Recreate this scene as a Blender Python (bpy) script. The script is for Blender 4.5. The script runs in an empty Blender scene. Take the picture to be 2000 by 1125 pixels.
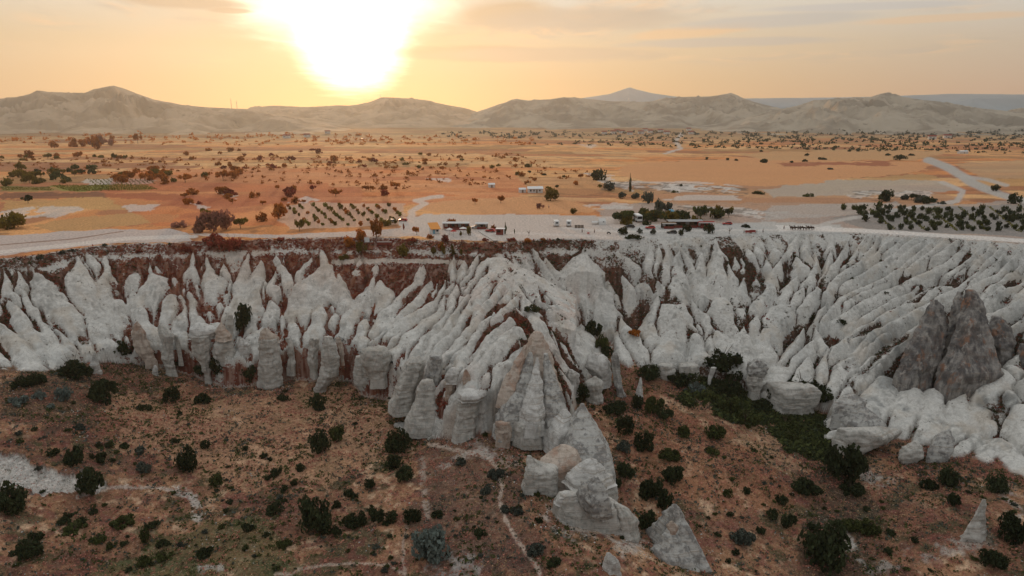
import bpy, bmesh, math, random
import numpy as np
from mathutils import Vector

sc = bpy.context.scene
col = sc.collection
R = math.radians
rng = np.random.default_rng(7)
random.seed(7)

# ------------------------------------------------------------------ camera
CAM_Z = 47.0
PITCH = R(14.2)
FPX = 1333.0                      # focal length in pixels of the 2000 px wide photograph
cam = bpy.data.cameras.new('camera')
cam.sensor_width = 36.0
cam.lens = 36.0 * FPX / 2000.0
cam.clip_start = 0.5
cam.clip_end = 60000.0
cam_o = bpy.data.objects.new('camera', cam)
cam_o.location = (0, 0, CAM_Z)
cam_o.rotation_euler = (math.pi / 2 - PITCH, 0, 0)
col.objects.link(cam_o)
sc.camera = cam_o

# ------------------------------------------------------------------ light
SUN_EL, SUN_AZ = 4.4, -12.45      # degrees; azimuth from +Y towards +X
sun = bpy.data.lights.new('sun', 'SUN')
sun.energy = 2.9
sun.angle = R(3.0)
sun.color = (1.0, 0.56, 0.27)
sun_o = bpy.data.objects.new('sun', sun)
SD = Vector((math.sin(R(SUN_AZ)) * math.cos(R(SUN_EL)), math.cos(R(SUN_AZ)) * math.cos(R(SUN_EL)), math.sin(R(SUN_EL))))
sun_o.rotation_euler = SD.to_track_quat('Z', 'Y').to_euler()
sun_o.location = (-200, 600, 300)
col.objects.link(sun_o)

sc.view_settings.view_transform = 'Standard'
sc.view_settings.look = 'None'
sc.view_settings.exposure = 0.13
sc.view_settings.gamma = 1.0
sc.view_settings.use_curve_mapping = False
sc.cycles.max_bounces = 6
sc.cycles.diffuse_bounces = 1
sc.cycles.volume_bounces = 0
sc.cycles.use_denoising = True
sc.cycles.caustics_reflective = False
sc.cycles.caustics_refractive = False

class NB:
    """small helper round a node tree"""
    def __init__(self, tree):
        self.t = tree
    def n(self, typ, **kw):
        nd = self.t.nodes.new(typ)
        for k, v in kw.items():
            setattr(nd, k, v)
        return nd
    def link(self, a, b):
        self.t.links.new(a, b)
    def put(self, sock, v):
        if isinstance(v, bpy.types.NodeSocket):
            self.link(v, sock)
        else:
            sock.default_value = v
    def math(self, op, a, b=0.0, c=0.0, clamp=False):
        nd = self.n('ShaderNodeMath', operation=op, use_clamp=clamp)
        self.put(nd.inputs[0], a); self.put(nd.inputs[1], b); self.put(nd.inputs[2], c)
        return nd.outputs[0]
    def step(self, v, lo, hi, a=0.0, b=1.0):
        nd = self.n('ShaderNodeMapRange', interpolation_type='SMOOTHSTEP')
        self.put(nd.inputs[0], v)
        nd.inputs[1].default_value = lo; nd.inputs[2].default_value = hi
        nd.inputs[3].default_value = a; nd.inputs[4].default_value = b
        return nd.outputs[0]
    def mix(self, f, a, b, blend='MIX'):
        nd = self.n('ShaderNodeMix', data_type='RGBA', blend_type=blend)
        nd.clamp_factor = True
        self.put(nd.inputs[0], f)
        for s, v in ((nd.inputs[6], a), (nd.inputs[7], b)):
            self.put(s, v if isinstance(v, bpy.types.NodeSocket) else (v[0], v[1], v[2], 1.0))
        return nd.outputs[2]
    def noise(self, vec, scale, detail=4, rough=0.55, dist=0.0):
        nd = self.n('ShaderNodeTexNoise')
        if vec is not None:
            self.link(vec, nd.inputs['Vector'])
        nd.inputs['Scale'].default_value = scale
        nd.inputs['Detail'].default_value = detail
        nd.inputs['Roughness'].default_value = rough
        nd.inputs['Distortion'].default_value = dist
        return nd.outputs['Fac']
    def ramp(self, f, stops):
        nd = self.n('ShaderNodeValToRGB')
        el = nd.color_ramp.elements
        while len(el) < len(stops):
            el.new(0.5)
        for e, (p, c) in zip(el, stops):
            e.position = p; e.color = (c[0], c[1], c[2], 1)
        self.put(nd.inputs[0], f)
        return nd.outputs[0]
    def mapping(self, vec, scale=(1, 1, 1), loc=(0, 0, 0), rot=(0, 0, 0)):
        nd = self.n('ShaderNodeMapping')
        self.link(vec, nd.inputs[0])
        nd.inputs['Scale'].default_value = scale
        nd.inputs['Location'].default_value = loc
        nd.inputs['Rotation'].default_value = rot
        return nd.outputs[0]

def make_world():
    w = bpy.data.worlds.new('World')
    sc.world = w
    w.use_nodes = True
    t = w.node_tree
    t.nodes.clear()
    b = NB(t)
    out = b.n('ShaderNodeOutputWorld')
    gen = b.n('ShaderNodeTexCoord').outputs['Generated']
    nrm = b.n('ShaderNodeVectorMath', operation='NORMALIZE')
    b.link(gen, nrm.inputs[0])
    d = nrm.outputs[0]
    sep = b.n('ShaderNodeSeparateXYZ'); b.link(d, sep.inputs[0])
    x, y, z = sep.outputs
    # physical dusk sky
    sky = b.n('ShaderNodeTexSky', sky_type='NISHITA')
    sky.sun_disc = False
    sky.sun_elevation = R(SUN_EL)
    sky.sun_rotation = R(SUN_AZ)
    sky.air_density = 1.0; sky.dust_density = 0.6; sky.ozone_density = 1.5
    bg1 = b.n('ShaderNodeBackground'); b.link(sky.outputs[0], bg1.inputs[0]); bg1.inputs[1].default_value = 0.012
    # dusty sunset sky: gradient by height, warm towards the sun, cool away from it
    dot = b.n('ShaderNodeVectorMath', operation='DOT_PRODUCT')
    b.link(d, dot.inputs[0]); dot.inputs[1].default_value = SD
    cs = dot.outputs['Value']
    warm = b.ramp(z, [(0.0, (.58, .33, .14)), (.045, (.58, .36, .16)), (.09, (.60, .44, .25)), (.15, (.64, .60, .51)), (.34, (.72, .71, .68)), (1.0, (.72, .74, .76))])
    cool = b.ramp(z, [(0.0, (.53, .32, .21)), (.03, (.54, .33, .215)), (.08, (.56, .43, .31)), (.15, (.63, .61, .565)), (.34, (.70, .70, .69)), (1.0, (.72, .74, .76))])
    back = b.ramp(z, [(0.0, (.20, .19, .20)), (.12, (.25, .25, .265)), (.34, (.36, .37, .39)), (1.0, (.72, .74, .76))])
    base = b.mix(b.step(cs, .62, .99), cool, warm)
    base = b.mix(b.step(y, -.45, .5), back, base)
    # cloud deck, flat layer seen in perspective
    zz = b.math('MAXIMUM', b.math('ADD', z, .03), .03)
    comb = b.n('ShaderNodeCombineXYZ')
    b.link(b.math('DIVIDE', x, zz), comb.inputs[0]); b.link(b.math('DIVIDE', y, zz), comb.inputs[1])
    cv = comb.outputs[0]
    n1 = b.noise(b.mapping(cv, (.55, .42, 1), (3.1, 1.7, 0)), 1.0, 7, .58, .35)
    n2 = b.noise(b.mapping(cv, (1.7, 1.0, 1), (7.3, 2.2, 0)), 1.0, 6, .6, .5)
    cover = b.math('MULTIPLY', b.step(n1, .5, .68), b.step(z, .045, .10))
    ccol = b.mix(b.step(n2, .42, .62), (.42, .34, .28), (.80, .50, .26))
    ccol = b.mix(b.step(z, .15, .35), ccol, (.70, .69, .69))
    base = b.mix(b.math('MULTIPLY', cover, .75), base, ccol)
    # the bright haze round the sun
    sx = b.math('DIVIDE', x, b.math('MAXIMUM', y, .05))
    sz = b.math('DIVIDE', z, b.math('MAXIMUM', y, .05))
    front = b.step(y, .05, .3)
    wob = b.math('ADD', b.math('MULTIPLY', b.math('SUBTRACT', n2, .5), .06), b.math('MULTIPLY', b.math('SUBTRACT', n1, .5), .05))
    def ell(cx, cz, rx, rz, lo, hi, tilt=0.0, wb=1.0):
        dx = b.math('SUBTRACT', sx, cx); dz = b.math('SUBTRACT', sz, cz)
        dz = b.math('SUBTRACT', dz, b.math('MULTIPLY', dx, tilt))
        q = b.math('ADD', b.math('POWER', b.math('DIVIDE', dx, rx), 2.0), b.math('POWER', b.math('DIVIDE', dz, rz), 2.0))
        q = b.math('ADD', b.math('SQRT', q), b.math('MULTIPLY', wob, wb * 6.0))
        return b.math('MULTIPLY', b.step(q, lo, hi, 1.0, 0.0), front)
    g_wide = ell(-.21, .115, .25, .14, .15, 1.3)
    g_mid = ell(-.225, .165, .155, .135, .35, 1.05, 0, .6)
    g_core = ell(-.222, .105, .085, .080, .1, 1.15, 0, .9)
    g_top = ell(-.235, .168, .18, .085, .5, 1.12, 0, 1.2)
    base = b.mix(b.math('MULTIPLY', g_wide, .5), base, (.72, .42, .17))
    base = b.mix(b.math('MULTIPLY', g_mid, .9), base, (1.0, .72, .42))
    base = b.mix(g_top, base, (1.7, 1.5, 1.15))
    base = b.mix(g_core, base, (6.0, 5.0, 3.6))
    # separate cloud bars that cut across the glow
    def bar(cx, cz, rx, rz, c, k, tilt=0.0, lo=.55, hi=1.1):
        nonlocal base
        base = b.mix(b.math('MULTIPLY', ell(cx, cz, rx, rz, lo, hi, tilt, 1.9), k), base, c)
    bar(-.045, .083, .135, .0125, (.46, .29, .15), .95, -.015)
    bar(.06, .082, .19, .011, (.45, .33, .23), .8, 0)
    bar(-.005, .134, .075, .022, (.52, .36, .21), .9, .06)
    bar(.10, .128, .17, .020, (.47, .37, .28), .8, .02)
    bar(-.45, .150, .10, .011, (.50, .36, .23), .95, -.05)
    bar(-.39, .139, .035, .0045, (.5, .34, .2), .85, -.03)
    bar(.25, .112, .10, .009, (.78, .46, .21), .7, .08)
    bar(.36, .126, .16, .010, (.44, .42, .40), .75, .05)
    bar(.30, .098, .18, .007, (.42, .38, .35), .7, .02)
    bar(.60, .130, .14, .006, (.74, .46, .24), .6, .05)
    bar(.50, .145, .18, .006, (.48, .46, .45), .7, .03)
    bg2 = b.n('ShaderNodeBackground'); b.link(base, bg2.inputs[0]); bg2.inputs[1].default_value = 0.93
    # below the horizon: plain dim ground colour
    bg3 = b.n('ShaderNodeBackground'); bg3.inputs[0].default_value = (.20, .14, .10, 1); bg3.inputs[1].default_value = 1.0
    add = b.n('ShaderNodeAddShader'); b.link(bg1.outputs[0], add.inputs[0]); b.link(bg2.outputs[0], add.inputs[1])
    ms = b.n('ShaderNodeMixShader'); b.link(b.step(z, -.03, -.005), ms.inputs[0])
    b.link(bg3.outputs[0], ms.inputs[1]); b.link(add.outputs[0], ms.inputs[2])
    b.link(ms.outputs[0], out.inputs[0])
make_world()

# ------------------------------------------------------------------ object helpers
def tag(o, label=None, cat=None, group=None, kind=None):
    if label: o['label'] = label
    if cat: o['category'] = cat
    if group: o['group'] = group
    if kind: o['kind'] = kind
    return o

def link(name, data, parent=None):
    o = bpy.data.objects.new(name, data)
    col.objects.link(o)
    if parent is not None:
        o.parent = parent
    return o

def empty(name, loc, rz=0.0, **kw):
    o = link(name, None)
    o.empty_display_size = .5
    o.location = loc
    o.rotation_euler = (0, 0, rz)
    return tag(o, **kw)

def mesh_np(name, verts, faces, mats=(), smooth=True, matidx=None):
    """verts (n,3), faces (m,4) or (m,3) numpy -> mesh, quickly"""
    verts = np.asarray(verts, np.float32); faces = np.asarray(faces, np.int32)
    me = bpy.data.meshes.new(name)
    k = faces.shape[1]
    me.vertices.add(len(verts)); me.vertices.foreach_set('co', verts.ravel())
    me.loops.add(faces.size); me.loops.foreach_set('vertex_index', faces.ravel())
    me.polygons.add(len(faces))
    me.polygons.foreach_set('loop_start', np.arange(0, faces.size, k, dtype=np.int32))
    me.polygons.foreach_set('loop_total', np.full(len(faces), k, np.int32))
    if matidx is not None:
        me.polygons.foreach_set('material_index', np.asarray(matidx, np.int32))
    me.polygons.foreach_set('use_smooth', np.full(len(faces), smooth, bool))
    for m in mats:
        me.materials.append(m)
    me.update(calc_edges=True)
    return me

def attr(me, name, data, typ='FLOAT'):
    a = me.attributes.new(name, typ, 'POINT')
    if typ == 'FLOAT':
        a.data.foreach_set('value', np.asarray(data, np.float32).ravel())
    else:
        c = np.ones((len(data), 4), np.float32); c[:, :3] = data
        a.data.foreach_set('color', c.ravel())

# ------------------------------------------------------------------ numeric helpers
def _hash(ix, iy, seed):
    h = (ix.astype(np.int64) * 374761393 + iy.astype(np.int64) * 668265263 + seed * 974711) & 0x7fffffff
    h = ((h ^ (h >> 13)) * 1274126177) & 0x7fffffff
    return ((h ^ (h >> 16)) & 0xffff) / 65535.0

def vnoise(x, y, seed=0):
    ix = np.floor(x); iy = np.floor(y)
    fx = x - ix; fy = y - iy
    ix = ix.astype(np.int64); iy = iy.astype(np.int64)
    sx = fx * fx * fx * (fx * (fx * 6 - 15) + 10); sy = fy * fy * fy * (fy * (fy * 6 - 15) + 10)
    a = _hash(ix, iy, seed); b = _hash(ix + 1, iy, seed); c = _hash(ix, iy + 1, seed); d = _hash(ix + 1, iy + 1, seed)
    return (a + (b - a) * sx) * (1 - sy) + (c + (d - c) * sx) * sy

def fbm(x, y, scale, octv=4, seed=0, gain=.5):
    """0..1, mean .5"""
    v = 0; amp = 1; tot = 0
    x = np.asarray(x, float) / scale; y = np.asarray(y, float) / scale
    for o in range(octv):
        v = v + amp * vnoise(x + 17.3 * o, y - 9.1 * o, seed + o * 31); tot += amp
        amp *= gain; x = x * 2.03; y = y * 2.03
    return v / tot

def sstep(v, a, b):
    t = np.clip((v - a) / (b - a), 0, 1)
    return t * t * (3 - 2 * t)

def lerp(a, b, t):
    return a + (b - a) * t

CP, SP = math.cos(PITCH), math.sin(PITCH)
def ray(px, py):
    dx = (np.asarray(px, float) - 1000.0) / FPX; dy = (np.asarray(py, float) - 562.5) / FPX
    return dx, CP - dy * SP, -SP - dy * CP

def at_z(px, py, z):
    rx, ry, rz = ray(px, py)
    t = (np.asarray(z, float) - CAM_Z) / rz
    return np.stack([rx * t, ry * t, np.asarray(z, float) + 0 * t], -1)

def at_y(px, py, y):
    rx, ry, rz = ray(px, py)
    t = y / ry
    return np.stack([rx * t, ry * t, CAM_Z + rz * t], -1)

def project(x, y, z):
    fw = y * CP - (z - CAM_Z) * SP
    dn = -(z - CAM_Z) * CP - y * SP
    return 1000.0 + FPX * x / fw, 562.5 + FPX * dn / fw

def in_poly(px, py, poly):
    poly = np.asarray(poly, float)
    inside = np.zeros(np.shape(px), bool)
    x1, y1 = poly[-1]
    for x2, y2 in poly:
        c = (y1 > py) != (y2 > py)
        if y1 != y2:
            inside ^= c & (px < (x2 - x1) * (py - y1) / (y2 - y1) + x1)
        x1, y1 = x2, y2
    return inside

def dist_polyline(X, Y, pts):
    """least distance to the polyline and the parameter (0..1 by vertex count) there"""
    best = np.full(np.shape(X), 1e9); tt = np.zeros(np.shape(X)); n = len(pts) - 1
    for i in range(n):
        ax, ay = pts[i][:2]; bx, by = pts[i + 1][:2]
        vx, vy = bx - ax, by - ay
        L = vx * vx + vy * vy + 1e-9
        t = np.clip(((X - ax) * vx + (Y - ay) * vy) / L, 0, 1)
        d = np.hypot(X - ax - t * vx, Y - ay - t * vy)
        m = d < best
        best = np.where(m, d, best); tt = np.where(m, (i + t) / n, tt)
    return best, tt

class TPS:
    def __init__(self, pts, lam=.02):
        P = np.asarray(pts, float); self.p = P[:, :2] / 50.0
        n = len(P)
        K = self.U(self.p, self.p) + lam * np.eye(n)
        Q = np.hstack([np.ones((n, 1)), self.p])
        A = np.zeros((n + 3, n + 3)); A[:n, :n] = K; A[:n, n:] = Q; A[n:, :n] = Q.T
        self.w = np.linalg.solve(A, np.concatenate([P[:, 2], np.zeros(3)]))
    @staticmethod
    def U(a, b):
        r2 = ((a[:, None, :] - b[None, :, :]) ** 2).sum(-1)
        return .5 * r2 * np.log(r2 + 1e-12)
    def raw(self, q):
        q = q / 50.0
        return self.U(q, self.p) @ self.w[:-3] + self.w[-3] + q @ self.w[-2:]
    def bake(self, x0, x1, y0, y1, step=2.0):
        self.gx = np.arange(x0, x1 + step, step); self.gy = np.arange(y0, y1 + step, step); self.st = step
        A, B = np.meshgrid(self.gx, self.gy)
        self.g = self.raw(np.stack([A.ravel(), B.ravel()], 1)).reshape(A.shape)
    def __call__(self, X, Y):
        fx = np.clip((np.asarray(X) - self.gx[0]) / self.st, 0, len(self.gx) - 1.001); fy = np.clip((np.asarray(Y) - self.gy[0]) / self.st, 0, len(self.gy) - 1.001)
        i = fx.astype(int); j = fy.astype(int); a = fx - i; b = fy - j; g = self.g
        return (g[j, i] * (1 - a) + g[j, i + 1] * a) * (1 - b) + (g[j + 1, i] * (1 - a) + g[j + 1, i + 1] * a) * b
# ------------------------------------------------------------------ terrain: control data
# rim of the canyon, foot of the cliffs and valley floor, as (photo x, photo y, height in metres)
RIM = [(-400, 530, 0), (-200, 522, 0), (-80, 514, 0), (0, 505, 0), (100, 492, 0), (200, 478, 0), (330, 474, 0), (450, 468, 0), (560, 466, 0), (650, 464, 0), (760, 464, 0), (860, 470, 0),
       (968, 474, -.5), (1040, 468, 0), (1130, 467, 0), (1200, 470, 0), (1300, 465, 0), (1400, 462, 0), (1500, 458, 0), (1600, 455, 0), (1700, 456, 0), (1800, 462, 0),
       (1900, 468, 0), (2000, 476, 0), (2150, 486, 0), (2400, 500, 0)]
MIDS = [(640, 512, -7), (700, 510, -7), (800, 511, -7), (880, 512, -7),
        (1000, 540, -9.4), (1045, 625, -15.8), (1050, 650, -17.2), (900, 600, -17), (820, 600, -18.5), (1090, 600, -18), (1110, 660, -26), (900, 690, -24), (1000, 700, -21)]
FOOT = [(-420, 790, -24), (-250, 765, -24.5), (-60, 738, -25.5), (0, 725, -26.5), (45, 728, -27.5), (90, 715, -28), (150, 690, -28.5), (205, 680, -29.5), (260, 675, -30), (320, 668, -29.8), (380, 672, -30.3), (440, 690, -31.5),
        (500, 680, -31), (560, 668, -30.3), (620, 668, -30), (660, 660, -29), (695, 665, -29.3), (712, 690, -31), (760, 700, -31), (795, 712, -31.5), (810, 735, -32), (850, 772, -32),
        (900, 768, -30), (950, 760, -29), (985, 765, -30.5), (1040, 770, -31.5), (1092, 772, -33), (1116, 775, -35), (1122, 735, -34), (1165, 702, -34.5), (1185, 690, -34.5), (1166, 660, -32), (1150, 640, -30),
        (1190, 652, -31), (1202, 690, -34), (1230, 702, -35), (1300, 702, -35.5), (1370, 703, -36), (1420, 712, -37), (1452, 722, -38.5), (1480, 742, -41), (1496, 755, -41.5), (1561, 764, -42.5),
        (1600, 757, -42), (1636, 767, -43), (1628, 790, -46), (1598, 832, -50), (1615, 850, -50), (1638, 838, -48), (1736, 848, -48), (1786, 862, -49.5), (1802, 900, -51.5), (1790, 928, -53),
        (1870, 915, -52), (1930, 932, -52), (1990, 962, -52), (2070, 1010, -53), (2350, 1130, -54)]
SLOPE = [(1830, 740, -38), (1950, 720, -33), (2000, 800, -40), (1900, 830, -46), (1720, 770, -42.5), (1690, 650, -29), (1850, 600, -22), (2000, 600, -18)]
FLOOR = [(-400, 820, -25), (-100, 800, -27), (0, 735, -27), (100, 740, -29.5), (0, 900, -34), (0, 1100, -42), (200, 760, -36.5), (200, 900, -40.5), (200, 1100, -47), (400, 740, -42.5), (550, 770, -44.5),
         (400, 900, -45.5), (500, 1100, -48.5), (700, 770, -45.5), (700, 900, -47), (720, 1110, -49), (820, 850, -46.5), (900, 910, -45), (1000, 950, -44), (960, 1100, -47), (1060, 1000, -43.5),
         (1150, 1090, -45.5), (1170, 780, -42), (1250, 790, -43.5), (1225, 1000, -50.5), (1300, 850, -46), (1450, 950, -51), (1400, 1100, -55), (1500, 800, -49), (1590, 830, -51), (1650, 930, -53),
         (1650, 1050, -57), (1630, 1120, -58), (1800, 960, -52), (1900, 1000, -50.5), (2000, 1100, -53), (1800, 1100, -55), (1170, 692, -35), (1300, 735, -41), (1400, 747, -43), (250, 690, -35), (620, 700, -41.5),
         (2300, 1150, -54), (-300, 1100, -44), (1000, 850, -41.5), (1095, 835, -41.5), (1110, 900, -44.5), (900, 846, -43)]

def pts3(lst):
    a = np.asarray(lst, float)
    return at_z(a[:, 0], a[:, 1], a[:, 2])

rimP = pts3(RIM)
footP = pts3(FOOT)
behind = rimP + np.array([0, 55, 42]); behind2 = rimP + np.array([0, 110, 80])
S_f = TPS(np.vstack([rimP, pts3(MIDS), footP, pts3(SLOPE), behind[::2], behind2[::3]]), .01)
S_f.bake(-420, 420, 90, 420)
floorP = pts3(FLOOR)
F_f = TPS(np.vstack([floorP, np.array([(-300, 330, -30), (-100, 330, -40), (100, 330, -42), (300, 330, -48), (-250, 60, -46), (0, 60, -50), (250, 60, -55)], float)]), .01)
F_f.bake(-420, 420, 40, 420)

def plateau_z(X, Y):
    far = sstep(Y, 260, 420)
    z = (fbm(X, Y, 60, 3, 5) - .5) * 1.6 * far + (fbm(X, Y, 400, 3, 6) - .5) * 9 * sstep(Y, 500, 1500)
    return z + (fbm(X, Y, 7, 2, 8) - .5) * .25

def S_hit(px, py):
    """world point where the photo ray meets the smooth cliff hull"""
    rx, ry, rz = ray(px, py)
    y = np.arange(120, 330, .5)
    X = rx / ry * y; Z = CAM_Z + rz / ry * y
    s = np.minimum(S_f(X, y), .6)
    b = Z < s
    if not b.any():
        i = len(y) - 1
    else:
        i = int(np.argmax(b))
    return np.array([X[i], y[i], Z[i]])

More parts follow.
